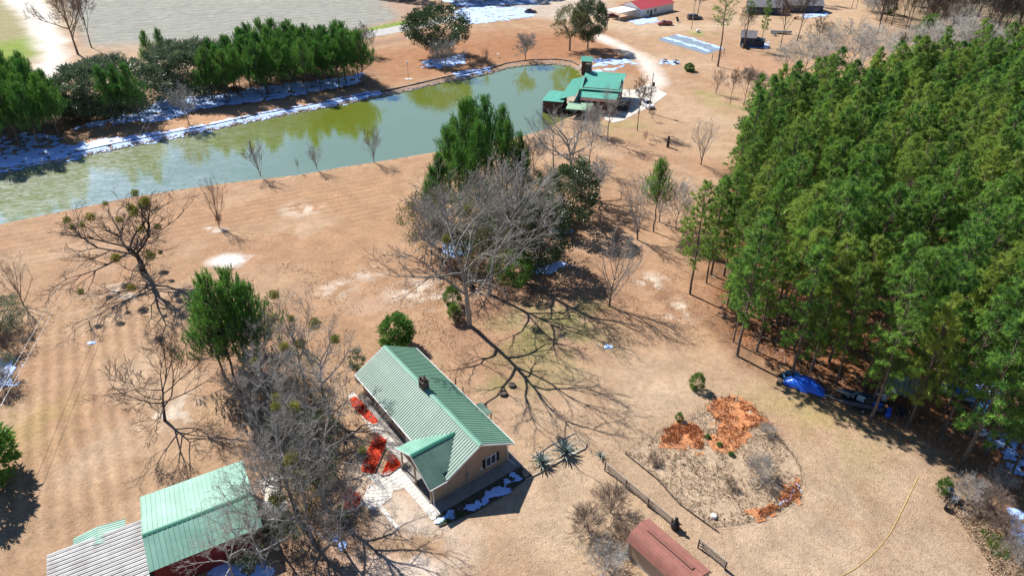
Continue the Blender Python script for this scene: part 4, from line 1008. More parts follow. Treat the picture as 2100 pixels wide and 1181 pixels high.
# ---- the house -------------------------------------------------------------
HO = (-3.30, 50.38, 0); HA = math.atan2(-.796, .605)
Hh = empty('ranch_house', HO, HA, 'long tan ranch house with ribbed green metal roof and front porch gable', 'house')
HL, HW, EZ, RZ = 21.2, 4.4, 3.0, 5.45
WX0, WX1, WY = -HL + .55, -.55, 3.85
wz = EZ + (RZ - EZ) * (HW - WY) / HW - .12
b = MB(); b.hexa([(WX0, -WY, 0), (WX1, -WY, 0), (WX1, WY, 0), (WX0, WY, 0)], [(WX0, -WY, wz), (WX1, -WY, wz), (WX1, WY, wz), (WX0, WY, wz)])
b.obj('wall', M['siding'], Hh)
for x0, x1 in ((WX1 - .12, WX1), (WX0, WX0 + .12)):
    b = MB(); g = [(-WY, wz + .002), (WY, wz + .002), (0, RZ - .16)]
    b.hexa([(x0, p[0], p[1]) for p in g], [(x1, p[0], p[1]) for p in g]); b.obj('gable_wall', M['siding'], Hh)
sl = math.hypot(HW, RZ - EZ)
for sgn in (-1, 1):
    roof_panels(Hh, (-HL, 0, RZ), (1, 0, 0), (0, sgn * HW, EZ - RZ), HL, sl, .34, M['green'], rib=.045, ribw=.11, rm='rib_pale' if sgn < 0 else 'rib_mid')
b = MB(); 
for sgn in (-1, 1): b.slab([(-HL - .03, 0, RZ + .07), (.03, 0, RZ + .07), (.03, sgn * .26, RZ - .085), (-HL - .03, sgn * .26, RZ - .085)][::-sgn], .03)
b.obj('ridge_cap', M['aqua'], Hh)
for x in (-HL - .04, .01):
    for sgn in (-1, 1):
        if x > 0 and sgn < 0: pass
        b = MB(); b.hexa([(x, 0, RZ - .20), (x + .04, 0, RZ - .20), (x + .04, sgn * HW, EZ - .22), (x, sgn * HW, EZ - .22)], [(x, 0, RZ + .02), (x + .04, 0, RZ + .02), (x + .04, sgn * HW, EZ + .0), (x, sgn * HW, EZ + .0)])
        b.obj('rake_trim', M['white'], Hh)
b = MB(); b.box(-HL, 0, HW + .002, HW + .11, EZ - .17, EZ - .03); b.obj('gutter', M['white'], Hh)
b = MB(); b.box(-HL, -7.3, -HW - .11, -HW - .002, EZ - .17, EZ - .03); b.obj('gutter', M['white'], Hh)
b = MB(); b.box(WX0 - .5, WX1 + .5, -HW + .02, -WY - .01, EZ - .12, EZ - .08); b.box(WX0 - .5, WX1 + .5, WY + .01, HW - .02, EZ - .12, EZ - .08); b.obj('soffit', M['white'], Hh)
def downspout(pts):
    b = MB()
    for a, c in zip(pts[:-1], pts[1:]): b.tube(a, c, .05, n=6)
    b.obj('downspout', M['white'], Hh)
downspout([(-.12, HW + .06, EZ - .15), (-.5, WY + .08, EZ - .5), (-.5, WY + .08, .3), (-.1, WY + .3, .12), (.5, WY + .35, .1)])
downspout([(-.1, -6.2, EZ - .15), (-.2, -6.0, EZ - .5), (-.2, -6.0, .3), (.3, -6.05, .12), (1.1, -6.1, .1)])
def window(parent, o, axx, w, h, shutters=True, panes=2, nrm_=None):
    """o = lower-left corner on the wall, axx = direction along the wall; outside = axx x z"""
    fr = MB(); t = .07
    fr.box(-t, w + t, 0, .07, -t, 0); fr.box(-t, w + t, 0, .07, h, h + t); fr.box(-t, 0, 0, .07, .001, h - .001); fr.box(w, w + t, 0, .07, .001, h - .001)
    for i in range(1, panes): fr.box(w * i / panes - .03, w * i / panes + .03, 0, .06, .002, h - .002)
    a = Vector(axx).normalized(); out = a.cross(Vector((0, 0, 1)))
    mt = basis(o, a, out, None); # x along, y out, z = x cross y
    if mt.col[2].z < 0:
        a = -a; o = Vector(o) - a * w; mt = basis(o, a, out)
    fo = put('window', fr.mesh('window', M['white']), parent, mat4=mt)
    gl = MB(); gl.box(0, w, .002, .03, 0, h); gl.obj('pane', M['glass'], fo)
    if shutters:
        for x0 in (-t - .42, w + t + .02):
            s = MB(); s.box(x0, x0 + .40, 0, .05, -.05, h + .05)
            for k in range(7): s.box(x0 + .05, x0 + .35, .051, .065, .05 + k * h / 7, .05 + k * h / 7 + .06)
            put('shutter', s.mesh('shutter', M['black']), parent, mat4=mt)
    return fo
window(Hh, (WX1, 1.0, 1.0), (0, 1, 0), 1.25, 1.25)
for x in (-19.2, -16.2, -12.6): window(Hh, (x, -WY, 1.05), (1, 0, 0), 1.2, 1.2)
for x in (-18, -14, -9): window(Hh, (x, WY, 1.05), (-1, 0, 0), 1.2, 1.2, shutters=False)
b = MB(); b.box(-9.8, -8.8, -WY - .06, -WY, .12, 2.2); b.obj('door', M['white'], Hh)
b = MB(); b.box(-20.5, -7.4, -WY - .9, -WY, .0, .10); b.obj('eave_shade_strip', M['concrete_dark'], Hh)  # dark strip along the wall stands in for the eave's shadow
b = MB(); b.box(WX1, WX1 + .16, -1.75, -1.45, 1.2, 1.75); b.tube((WX1 + .06, -1.6, 1.2), (WX1 + .06, -1.6, .1), .03); b.tube((WX1 + .06, -1.6, 1.75), (WX1 + .06, -1.6, 3.2), .03); b.obj('electric_meter', M['steel'], Hh)
b = MB(); b.box(WX1, WX1 + .1, .25, .45, 1.0, 1.3); b.obj('junction_box', M['white'], Hh)
# chimney
b = MB(); b.box(-12.0, -11.05, -.42, .42, 4.6, 6.35); b.box(-12.06, -10.99, -.48, .48, 6.352, 6.47); ch = b.obj('chimney', M['brick'], Hh)
for x, y, h in ((-11.8, -.22, .32), (-11.55, .18, .38), (-11.25, -.1, .25)):
    b = MB(); b.lathe([(.13, 0), (.13, h), (.17, h + .02), (.17, h + .06)], (x, y, 6.47), 8); b.obj('flue', M['shingle_d'], ch)
# porch: gable roof across the front
px0, px1, pyF, pz, pe = -7.2, .02, -6.45, 4.98, 3.0
pc = (px0 + px1) / 2; hw = (px1 - px0) / 2; ps = math.hypot(hw, pz - pe); k_ = (pz - pe) / hw
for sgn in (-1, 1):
    roof_panels(Hh, (pc, pyF, pz), (0, 1, 0), (sgn * hw, 0, pe - pz), -HW - pyF, ps, .34, M['green' if sgn > 0 else 'aqua'], rib=.03, ribw=.04)  # left slope gets the paler metal to imitate its brighter light
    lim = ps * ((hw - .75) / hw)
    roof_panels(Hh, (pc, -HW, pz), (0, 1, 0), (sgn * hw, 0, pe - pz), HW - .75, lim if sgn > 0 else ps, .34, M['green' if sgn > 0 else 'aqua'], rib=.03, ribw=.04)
b = MB()
for sgn in (-1, 1):
    q = [(pc, pyF - .02, pz + .06), (pc, -.75, pz + .06), (pc + sgn * .25, -.75, pz - .07), (pc + sgn * .25, pyF - .02, pz - .07)]
    b.slab(q if sgn < 0 else q[::-1], .03)
b.obj('porch_ridge_cap', M['green_d'], Hh)
for sgn in (-1, 1):
    b = MB(); b.hexa([(pc, pyF - .05, pz - .2), (pc, pyF - .01, pz - .2), (pc + sgn * hw, pyF - .01, pe - .2), (pc + sgn * hw, pyF - .05, pe - .2)], [(pc, pyF - .05, pz + .0), (pc, pyF - .01, pz + .0), (pc + sgn * hw, pyF - .01, pe + .0), (pc + sgn * hw, pyF - .05, pe + .0)])
    b.obj('porch_rake_trim', M['white'], Hh)
b = MB(); b.box(px1 + .001, px1 + .10, pyF, -HW, pe - .17, pe - .04); b.obj('gutter', M['white'], Hh)
b = MB(); g = [(px0 + .7, pe + .15), (px1 - .7, pe + .15), (pc, pz - .18)]; b.hexa([(p[0], pyF + .34, p[1]) for p in g], [(p[0], pyF + .44, p[1]) for p in g]); b.obj('porch_gable', M['siding'], Hh)
b = MB(); b.box(px0 + .3, px1 - .3, pyF + .30, pyF + .50, pe - .12, pe + .12); b.obj('porch_beam', M['post'], Hh)
b = MB(); b.box(-.75, WX1 - .02, -5.9, -WY - .01, 0.02, pe + .1); b.obj('porch_side_wall', M['siding'], Hh)
for x in (-6.75, -3.9, -.7): b = MB(); b.box(x - .08, x + .08, -6.1, -5.94, .14, pe - .12); b.obj('porch_post', M['post'], Hh)
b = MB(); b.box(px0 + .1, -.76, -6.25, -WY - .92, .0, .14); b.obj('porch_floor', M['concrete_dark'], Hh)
# side canopy over the back door
b = MB(); b.box(-7.3, -5.9, WY, WY + .1, 0, 2.3); b.obj('back_door', M['white'], Hh)
roof_panels(Hh, (-7.9, HW - .3, 2.78), (1, 0, 0), (0, 1.5, -.32), 2.2, 1.53, .37, M['green'])
for x in (-7.8, -5.8): b = MB(); b.box(x - .06, x + .06, 5.38, 5.50, 0, 2.42); b.obj('canopy_post', M['post'], Hh)
for x, y in ((-14.1, 6.2), (-12.4, 6.6)):
    w_ = Hh.matrix_basis
rot = Matrix.Rotation(HA, 4, 'Z')
def hw_(x, y, z=0): v = rot @ Vector((x, y, z)); return (HO[0] + v.x, HO[1] + v.y, z)
def pole(base, h, r, label, m='wood_dark', cat='post', name='wooden_post', group=None):
    loc = G(*base) if len(base) == 2 else Vector(base)
    b = MB(); b.tube((0, 0, -.05), (0, 0, h), r, r * .85, 8)
    return tag(b.obj(name, M[m], None, loc=loc), label, cat, group)
pole((935, 797), 1.7, .07, 'left one of two slim dark pipes standing behind the house roof', 'black', name='metal_pipe')
pole((950, 811), 1.5, .07, 'right one of two slim dark pipes standing behind the house roof', 'black', name='metal_pipe')
b = MB(); b.lathe([(.5, 0), (.56, .22), (.5, .34), (.42, .34), (.40, .2)], n=14); tag(b.obj('tree_stump', M['wood_dark'], None, loc=G(1032, 808)), 'round dark stump on the bare ground behind the house, nearer the house', 'stump')
b = MB(); b.lathe([(.45, 0), (.50, .2), (.45, .3), (.3, .32)], n=14); tag(b.obj('tree_stump', M['wood_dark'], None, loc=G(1050, 791)), 'round dark stump behind the house, farther from the house', 'stump')

# terrace, walks and their slabs
def hpoly(pts): return [hw_(*p)[:2] for p in pts]
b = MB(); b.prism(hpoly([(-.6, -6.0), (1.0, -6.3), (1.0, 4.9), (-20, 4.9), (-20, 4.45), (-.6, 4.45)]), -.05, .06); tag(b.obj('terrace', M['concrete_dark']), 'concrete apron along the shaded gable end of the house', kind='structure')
b = MB(); b.prism(hpoly([(-21.6, -4.8), (-7.3, -4.8), (-7.3, -6.0), (-14, -6.2), (-21.6, -5.7)]), -.05, .05); tag(b.obj('front_walk', M['concrete']), 'pale concrete walk along the front of the house', kind='structure')
WALK = PX((768, 978), (835, 977), (828, 952), (846, 990), (905, 1056), (886, 1066), (830, 999), (775, 998), (765, 1004))
walk1 = PX((752, 975), (790, 968), (834, 950), (848, 985), (905, 1056), (886, 1067), (829, 1000), (776, 997))
walk2 = PX((757, 991), (776, 997), (829, 1001), (806, 1006), (804, 1020), (780, 1037), (765, 1046), (748, 1038), (745, 1020))
walk3 = PX((775, 1040), (787, 1036), (818, 1078), (810, 1083))
def paved(name, outline, ang, cell, label, o0):
    b = MB(); b.prism([(p.x, p.y) for p in outline], -.05, .045); base_ = tag(b.obj(name, M['concrete']), label, kind='structure')
    ca, sa = math.cos(ang), math.sin(ang); P_ = [(p.x, p.y) for p in outline]; key = 'paver' + name
    pm_ = MB().box(-cell / 2 + .03, cell / 2 - .03, -cell / 2 + .03, cell / 2 - .03, 0, .03).mesh('paver', M['paver'])
    k = 0
    for i in range(-40, 40):
        for j in range(-40, 40):
            x = o0.x + (i * ca - j * sa) * cell; y = o0.y + (i * sa + j * ca) * cell
            if float(sdist(P_, np.array([x]), np.array([y]))[0]) > cell * .42 and k < 290:
                put('paver', pm_, base_, mat4=Matrix.Translation((x, y, .047 + random.Random(i * 99 + j).uniform(0, .008))) @ Matrix.Rotation(ang, 4, 'Z')); k += 1
    return k
k1 = paved('porch_walk', walk1, HA, .52, 'pale paved walk bending round the porch front', G(880, 1040))
k2 = paved('flagstone_court', walk2, .1, .48, 'pale flagstone court at the end of the porch walk', G(780, 1015))
for i in range(7):
    t = i / 6; c = G(781, 1040).lerp(G(814, 1080), t)
    b = MB(); b.box(-.28, .28, -.2, .2, 0, .06); o_ = b.obj('stepping_stone', M['paver'], None, loc=c, rz=-.9 + random.Random(i).uniform(-.1, .1)); tag(o_, 'stepping stone in the short row leading off the flagstone court', 'stepping stone', 'stepping stones below the flagstone court')
tag(MB().box(-.35, .35, -.22, .22, 0, .05).obj('door_mat', M['black'], None, loc=G(902, 1062), rz=.5), 'dark mat at the lower end of the porch walk', 'mat')

# snow and planting at the shaded gable end
bed = [(1.05, -6.6), (1.05, 4.6), (2.6, 4.6), (3.0, 1), (2.9, -3), (2.2, -6.9)]
b = MB(); b.prism(hpoly(bed), -.05, .05); tag(b.obj('shaded_flower_bed', mat('dark_bed_soil', (.10, .085, .05), (.05, .045, .03), 2, .95, bump=.05)), 'dark planted bed in the shade of the gable end', kind='structure')
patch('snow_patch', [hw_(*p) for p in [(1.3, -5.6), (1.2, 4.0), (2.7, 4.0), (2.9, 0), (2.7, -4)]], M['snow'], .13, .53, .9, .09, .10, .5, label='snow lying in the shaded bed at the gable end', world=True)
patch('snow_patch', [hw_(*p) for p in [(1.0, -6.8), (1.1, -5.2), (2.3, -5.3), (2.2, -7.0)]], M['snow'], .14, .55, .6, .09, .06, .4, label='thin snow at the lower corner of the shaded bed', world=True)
def tufts(name, pts, n, m, ln=.35, wd=.06, label=None, seed=1, parent=None, world=False, spread=.5, z=.03, keep=0.0, ns=1.0):
    rg = np.random.RandomState(seed); P_ = pts if world else PX(*pts)
    xs = [p[0] for p in P_]; ys = [p[1] for p in P_]
    x = rg.uniform(min(xs), max(xs), n); y = rg.uniform(min(ys), max(ys), n)
    ok = sdist(P_, x + (fbm(x, y, 2) - .5), y) > 0
    if keep: ok &= fbm(x + 9, y - 5, ns, 3) > keep
    x, y = x[ok], y[ok]
    c = np.stack([x, y, np.full(len(x), z)], 1); d = rg.normal(size=c.shape) * spread + np.array([0, 0, 1])
    V_, F_ = tris(c, d, np.full(len(x), ln), wd, rg)
    o = put(name, mesh_np(name, V_, [F_], m)); tag(o, label, kind='stuff'); return o
tufts('bed_grass', [hw_(*p) for p in [(1.9, -6.8), (2.0, -4.2), (3.0, -3.6), (2.4, -6.9)]], 900, M['leaf_bright'], .3, .07, 'green and yellow grass at the lower edge of the shaded bed', 3, world=True)

def edging(name, pts, m, label, r=.07, h=.14, cat='edging', world=False, closed=False):
    P_ = [Vector((p[0], p[1], 0)) for p in pts] if world else PX(*pts)
    e = empty(name, P_[0], 0, label, cat)
    L_ = list(zip(P_[:-1], P_[1:])) + ([(P_[-1], P_[0])] if closed else [])
    for a, c in L_:
        b = MB(); d = (c - a).normalized(); s_ = Vector((-d.y, d.x, 0)) * r
        a0 = a - P_[0] + d * .01; c0 = c - P_[0] - d * .01
        b.hexa([a0 - s_ + Vector((0, 0, -.05)), c0 - s_ + Vector((0, 0, -.05)), c0 + s_ + Vector((0, 0, -.05)), a0 + s_ + Vector((0, 0, -.05))], [a0 - s_ + Vector((0, 0, h)), c0 - s_ + Vector((0, 0, h)), c0 + s_ + Vector((0, 0, h)), a0 + s_ + Vector((0, 0, h))])
        b.obj('edging_board', m, e)
    return e
edging('bed_edging', [hw_(*p) for p in [(2.3, -7.0), (3.05, -3), (3.1, 1), (2.7, 4.7)]], M['wood_dark'], 'dark edging boards along the shaded bed at the gable end', world=True)
# agave bed
AG = [(1090, 940), (1128, 914), (1178, 889), (1203, 910), (1200, 920), (1150, 945), (1110, 968), (1078, 984), (1070, 968)]
b = MB(); b.prism(PX(*AG), -.05, .06); tag(b.obj('agave_bed', M['drygrass']), 'narrow straw covered bed holding two big agaves', kind='structure')
edging('bed_edging', AG[:-1], M['wood'], 'thin board edging round the agave bed', closed=False, r=.04, h=.16)
tufts('bed_litter', AG, 1500, M['drygrass'], .25, .05, 'dry stems in the agave bed', 4, keep=.45)
tufts('bed_litter', [(1080, 955), (1110, 935), (1130, 930), (1120, 960), (1085, 975)], 500, M['leaf_olive'], .25, .06, 'green weeds at the lower end of the agave bed', 5)
M['agave'] = mat('blue_green_agave', (.27, .33, .30), (.17, .23, .205), 2, .45, spec=.5)
def agave(base, s, n, label):
    e = empty('agave', G(*base), 0, label, 'agave'); e.scale = (s,) * 3
    V_ = []; F_ = []
    for i in range(9):
        t = i / 8; w = .11 * (1 - t) ** .6 * (.75 + .8 * t * (1 - t) * 2); w = max(w, .004)
        x = 1.25 * t; z = .25 * t - .22 * t * t
        V_ += [(x, -w, z + .05), (x, 0, z), (x, w, z + .05)]
    for i in range(8):
        a = i * 3; F_ += [(a, a + 1, a + 4, a + 3), (a + 1, a + 2, a + 5, a + 4)]
    lm_ = _cache.setdefault('agave_leaf', mesh_np('leaf', V_, [np.array(F_)], M['agave'], True))
    for i in range(n):
        t = i / n; el = R(12 + 68 * t); az = i * 2.4
        mt = Matrix.Rotation(az, 4, 'Z') @ Matrix.Rotation(-el, 4, 'Y') @ Matrix.Scale(1.0 - .25 * t, 4)
        put('leaf', lm_, e, mat4=Matrix.Translation((0, 0, .1)) @ mt)
agave((1110, 951), 1.35, 34, 'blue green agave nearer the house in the narrow bed')
agave((1157, 930), 1.55, 38, 'larger blue green agave at the far end of the narrow bed')
agave((1231, 937), .75, 18, 'small agave at the upper end of the rail fence')

# red mulched beds
def mulch(pts, label, seed):
    P_ = PX(*pts); c = sum(P_, Vector()) / len(P_)
    b = MB(); b.prism([(p.x, p.y) for p in P_], -.05, .07); o = b.obj('mulch_bed', M['mulch']); tag(o, label, kind='structure')
    tufts('mulch_chips', pts, 1600, M['mulch'], .16, .10, 'red mulch chips', seed, spread=1.4, z=.06)
mulch([(718, 818), (728, 813), (742, 822), (752, 838), (768, 852), (776, 866), (766, 870), (752, 862), (738, 848), (722, 832)], 'long red mulched bed beside the upper front walk', 11)
mulch([(770, 886), (793, 903), (789, 920), (768, 971), (741, 966), (744, 948)], 'tall red mulched bed in front of the house', 12)
mulch([(799, 930), (810, 933), (822, 950), (820, 957), (796, 975), (782, 976)], 'triangular red mulched bed beside the porch', 13)
mulch([(700, 1006), (715, 1003), (733, 1012), (742, 1025), (736, 1040), (720, 1051), (704, 1048), (708, 1030)], 'round red mulched bed ringed with stones', 14)
edging('bed_edging', [(768, 972), (789, 922)], M['wood_dark'], 'dark edging board on the right side of the tall red bed')
edging('bed_edging', [(782, 977), (796, 976), (822, 957)], M['wood_dark'], 'dark edging boards under the triangular red bed')
rg = random.Random(9)
for k in range(16):
    t = k / 15; p = G(742 - 40 * t * t + 4 * math.sin(t * 3), 1025 + 28 * t)
    b = MB(); b.lathe([(.10, 0), (.17, .06), (.12, .14)], n=6); tag(b.obj('border_stone', M['paver'], None, loc=p, rz=rg.random() * 3, scale=(1, rg.uniform(.7, 1.2), 1)), 'pale stone in the rim of the round red bed', 'stone', 'stones ringing the round red bed')

# ---- green barn with lean-to -------------------------------------------------
A_, B_, R1, R2_, C_ , D_ = Vector((-37.64, 45.52, 3.1)), Vector((-29.0, 50.39, 3.1)), Vector((-34.1, 39.9, 4.4)), None, Vector((-32.36, 37.07, 3.1)), None
bu = (B_ - A_).normalized(); bv = Vector((bu.y, -bu.x, 0)); BL = (B_ - A_).length + .1
Bn = empty('barn', (A_.x, A_.y, 0), math.atan2(bu.y, bu.x), 'barn with pale green ribbed metal roof and red walls at the lower left', 'barn')
BW = 9.9; RY = 6.3   # local y is negative toward the camera
b = MB(); b.box(.25, BL - .25, -BW + .35, -.3, 0, 2.95); b.obj('wall', M['red_wall'], Bn)
b = MB(); 
for x0, x1 in ((.25, .35), (BL - .35, BL - .25)):
    b.hexa([(x0, -.3, 2.952), (x1, -.3, 2.952), (x1, -BW + .35, 2.952), (x0, -BW + .35, 2.952)][::-1], [(x0, -RY + .1, 4.15), (x1, -RY + .1, 4.15), (x1, -RY - .1, 4.15), (x0, -RY - .1, 4.15)][::-1])
b.obj('gable_wall', M['red_wall'], Bn)
roof_panels(Bn, (0, -RY, 4.35), (1, 0, 0), (0, RY, -1.25), BL, math.hypot(RY, 1.25), .43, M['aqua'], rib=.05, ribw=.06)
roof_panels(Bn, (0, -RY, 4.35), (1, 0, 0), (0, -(BW - RY), -1.05), BL, math.hypot(BW - RY, 1.05), .43, M['aqua'], rib=.05, ribw=.06)
b = MB(); b.slab([(0, -RY - .22, 4.34), (BL, -RY - .22, 4.34), (BL, -RY, 4.43), (0, -RY, 4.43)], .02); b.slab([(0, -RY, 4.43), (BL, -RY, 4.43), (BL, -RY + .22, 4.38), (0, -RY + .22, 4.38)], .02); b.obj('ridge_cap', M['green_d'], Bn)
# the tin lean-to to the left
e = empty('lean_to', (A_.x, A_.y, 0), math.atan2(bu.y, bu.x), 'lean-to with striped weathered tin roof left of the green barn', 'shed')
n = 17; Lw = 8.2
for i in range(n):
    y0 = -2.9 - i * .48
    b = MB(); z = 2.95 - i * .012
    b.box(-Lw, -.08, y0 - .40, y0, z - .03, z); b.box(-Lw, -.08, y0 - .42, y0 - .36, z + .001, z + .05); b.box(-Lw, -.08, y0 - .22, y0 - .17, z + .001, z + .03)
    b.obj('tin_sheet', M['tin'], e)
b = MB(); b.box(-Lw + .1, -.1, -2.9 - n * .48, -2.9, 2.55, 2.68); b.obj('rafter_deck', M['wood_dark'], e)
for x in (-8.0, -4.2, -.3):
    for y in (-3.1, -7, -10.8): b = MB(); b.box(x - .07, x + .07, y - .07, y + .07, 0, 2.54); b.obj('post', M['wood_dark'], e)
e2 = empty('green_roofed_hut', (A_.x, A_.y, 0), math.atan2(bu.y, bu.x), 'low green roofed hut peeking out behind the tin lean-to', 'hut')
roof_panels(e2, (-3.92, -1.75, 3.0), (0, -1, 0), (-2.2, 0, -.4), 2.2, 2.24, .27, M['aqua'])
roof_panels(e2, (-3.92, -1.75, 3.0), (0, -1, 0), (2.3, 0, -.3), 2.2, 2.32, .27, M['aqua'])
b = MB(); b.box(-5.9, -1.8, -3.8, -1.95, 0, 2.55); b.obj('wall', M['wood_dark'], e2)
sheet('concrete_slab', [(528, 985), (556, 970), (566, 975), (590, 1032), (556, 1040), (545, 1030)], M['concrete'], .08, 'white concrete slab between barn and overgrown row')
b = MB(); b.box(-1.4, 1.4, -1, 1, 0, .1); b.box(-1.3, -1.1, -.9, .9, .1, 1.5); b.box(1.1, 1.3, -.9, .9, .1, 1.5); b.box(-1.5, 1.5, -1.1, 1.1, 1.5, 1.58); tag(b.obj('low_lean_to', M['greyroof'], None, loc=G(560, 1062), rz=.5), 'low dark grey roofed shelter beside the barn under bare limbs', 'shelter')
patch('snow_patch', [(450, 1240), (430, 1175), (520, 1140), (560, 1160), (560, 1240)], M['snow'], .2, .57, 1.4, .04, .06, 1, label='blue shaded snow below the red barn wall')
patch('snow_patch', [(690, 1095), (700, 1090), (712, 1110), (705, 1125)], M['snow'], .25, .45, 1, .04, .06, .6, label='small snow patch at the foot of the thick trunk')

# ---- shingled shed -----------------------------------------------------------
sa_ = Vector((13.57, 43.14, 0)); sb_ = Vector((17.88, 37.77, 0)); su = (sb_ - sa_).normalized(); SL = 7.4
sc_ = Vector((12.5, 42.1, 0))
Sh = empty('garden_shed', sc_, math.atan2(su.y, su.x), 'beige garden shed with rounded red brown shingle roof at the bottom edge', 'shed')
prof = [(-1.75, 2.15), (-1.32, 2.95), (0, 3.45), (1.32, 2.95), (1.75, 2.15)]
for (y0, z0), (y1, z1) in zip(prof[:-1], prof[1:]):
    L0 = math.hypot(y1 - y0, z1 - z0); nr = max(2, round(L0 / .16)); 
    for k in range(nr):
        # courses: each one a thin board of shingles lapping the one below
        a0 = k / nr; a1 = (k + 1) / nr
        ya, za, yb, zb = y0 + (y1 - y0) * a0, z0 + (z1 - z0) * a0, y0 + (y1 - y0) * a1, z0 + (z1 - z0) * a1
        if y0 < 0: lo, hi = (ya, za), (yb, zb)
        else: lo, hi = (yb, zb), (ya, za)
        s_ = Vector((0, hi[0] - lo[0], hi[1] - lo[1])); nn = Vector((0, -s_.z, s_.y)).normalized()
        if nn.z < 0: nn = -nn
        P0 = Vector((-.15, lo[0], lo[1])) + nn * .03; P1 = Vector((-.15, hi[0], hi[1])) + nn * .008
        b = MB(); q = [P0, P0 + Vector((SL, 0, 0)), P1 + Vector((SL, 0, 0)), P1]
        if (q[1] - q[0]).cross(q[2] - q[0]).z < 0: q = q[::-1]
        b.slab(q, .028); b.obj('shingle_course', M['shingle'], Sh)
b = MB(); b.slab([(.9, -.16, 3.50), (SL - 1.1, -.16, 3.50), (SL - 1.1, 0, 3.56), (.9, 0, 3.56)], .05); b.slab([(.9, 0, 3.56), (SL - 1.1, 0, 3.56), (SL - 1.1, .16, 3.50), (.9, .16, 3.50)], .05); b.obj('ridge_vent', M['shingle'], Sh)
b = MB(); b.box(.9, SL - 1.1, -.20, -.165, 3.40, 3.47); b.obj('vent_gap', M['shingle_d'], Sh)
b = MB(); b.hexa([(0, -1.6, .15), (0, 1.6, .15), (0, 1.6, 2.3), (0, 1.2, 2.9), (0, 0, 3.36), (0, -1.2, 2.9), (0, -1.6, 2.3)], [(SL - .3, -1.6, .15), (SL - .3, 1.6, .15), (SL - .3, 1.6, 2.3), (SL - .3, 1.2, 2.9), (SL - .3, 0, 3.36), (SL - .3, -1.2, 2.9), (SL - .3, -1.6, 2.3)]); b.obj('wall', M['siding_b'], Sh)
for y in (-1.64, 1.60):
    b = MB(); b.box(-.03, .08, y, y + .05, .15, 2.3); b.obj('corner_trim', M['white'], Sh)
b = MB(); b.box(-.1, SL - .2, -1.66, 1.66, 0, .14); b.obj('skid', M['steel'], Sh)
for sg in (-1, 1):
    b = MB(); b.hexa([(SL - .16, 0, 3.40), (SL - .12, 0, 3.40), (SL - .12, sg * 1.34, 2.88), (SL - .16, sg * 1.34, 2.88)], [(SL - .16, 0, 3.47), (SL - .12, 0, 3.47), (SL - .12, sg * 1.36, 2.97), (SL - .16, sg * 1.36, 2.97)]); b.obj('rake_trim', M['shingle_d'], Sh)

# ---- cabin on the pond -------------------------------------------------------
CO = Vector((18.1, 179.6, 0)); cu = Vector((29.6, 176.6, 0)) - CO; ca0 = math.atan2(cu.y, cu.x)
Cb = empty('pond_cabin', CO, ca0, 'green roofed log cabin with porches on the pond shore', 'cabin')
CLn = 11.0
b = MB(); b.box(.5, CLn - .5, -6.2, 9.3, 0, 3.3); b.box(.6, CLn - .6, .7, 9.2, 3.3, 4.6); b.obj('wall', M['log'], Cb)
for x0 in (.5, CLn - .6):
    b = MB(); g = [(.7, 4.602), (9.2, 4.602), (4.9, 6.3)]; b.hexa([(x0, p[0], p[1]) for p in g], [(x0 + .1, p[0], p[1]) for p in g]); b.obj('gable_wall', M['log'], Cb)
roof_panels(Cb, (0, 9.6, 6.55), (1, 0, 0), (0, -9.6, -2.2), CLn, math.hypot(9.6, 2.2), .55, M['cabin_green'], rib=.05)
roof_panels(Cb, (0, 9.6, 6.55), (1, 0, 0), (0, 3.0, -1.6), CLn, 3.4, .55, M['cabin_green'], rib=.05)
roof_panels(Cb, (-.2, .7, 4.0), (1, 0, 0), (0, -6.2, -1.0), CLn - .4, math.hypot(6.2, 1.0), .55, M['cabin_green'], rib=.05)
# side porch over the water
roof_panels(Cb, (0, 12.2, 4.5), (0, -1, 0), (-4.2, 0, -1.3), 18.6, 4.4, .55, M['cabin_green'], rib=.05)
for y in (11.9, 7, 2, -3, -6.1): b = MB(); b.box(-3.9, -3.7, y - .1, y + .1, -1, 3.1); b.obj('porch_post', M['log'], Cb)
b = MB(); b.box(-4.0, .4, -6.3, 12, .2, .4); b.obj('porch_deck', M['wood'], Cb)
# boat house wing
roof_panels(Cb, (-8.0, -.2, 3.4), (1, 0, 0), (-1.0, -7.6, -.5), 5.6, 7.7, .55, M['cabin_green'], rib=.05)
b = MB(); b.box(-8.4, -3.2, -7.4, -.8, -.8, 2.85); b.obj('wing_wall', M['log'], Cb)
M['cabin_pale'] = mat('pale_green_metal_roof', (.34, .52, .36), (.28, .44, .30), .5, .45, rnd=.05)
roof_panels(Cb, (-1.6, -6.4, 2.75), (1, 0, 0), (0, -4.6, -.45), 6.4, 4.65, .55, M['cabin_pale'], rib=.05)
for x in (-1.4, 1.6, 4.6): b = MB(); b.box(x - .09, x + .09, -10.9, -10.72, 0, 2.25); b.obj('awning_post', M['log'], Cb)
b = MB(); b.box(.0, 1.2, 8.6, 9.9, 4, 8.4); b.box(-.08, 1.28, 8.52, 9.98, 8.402, 8.6); b.obj('chimney', M['brick'], Cb)
b = MB(); b.box(CLn - .48, CLn + 2.4, -2.5, 4.5, .3, .5); b.box(CLn + 2.3, CLn + 2.4, -2.5, 4.5, .5, 1.5); b.obj('side_deck', M['wood_dark'], Cb)
for x, y in ((2.2, -6.2), (5.6, -6.2), (8.6, -6.2)): window(Cb, (x, y, 1.1), (1, 0, 0), 1.1, 1.2, shutters=False)
b = MB(); b.box(-4, 0, -.6, .6, 0, .05)
tw = empty('pump_house', (22.9, 209.5, 0), ca0, 'small tower like hut with green cap roof behind the pond cabin', 'hut')
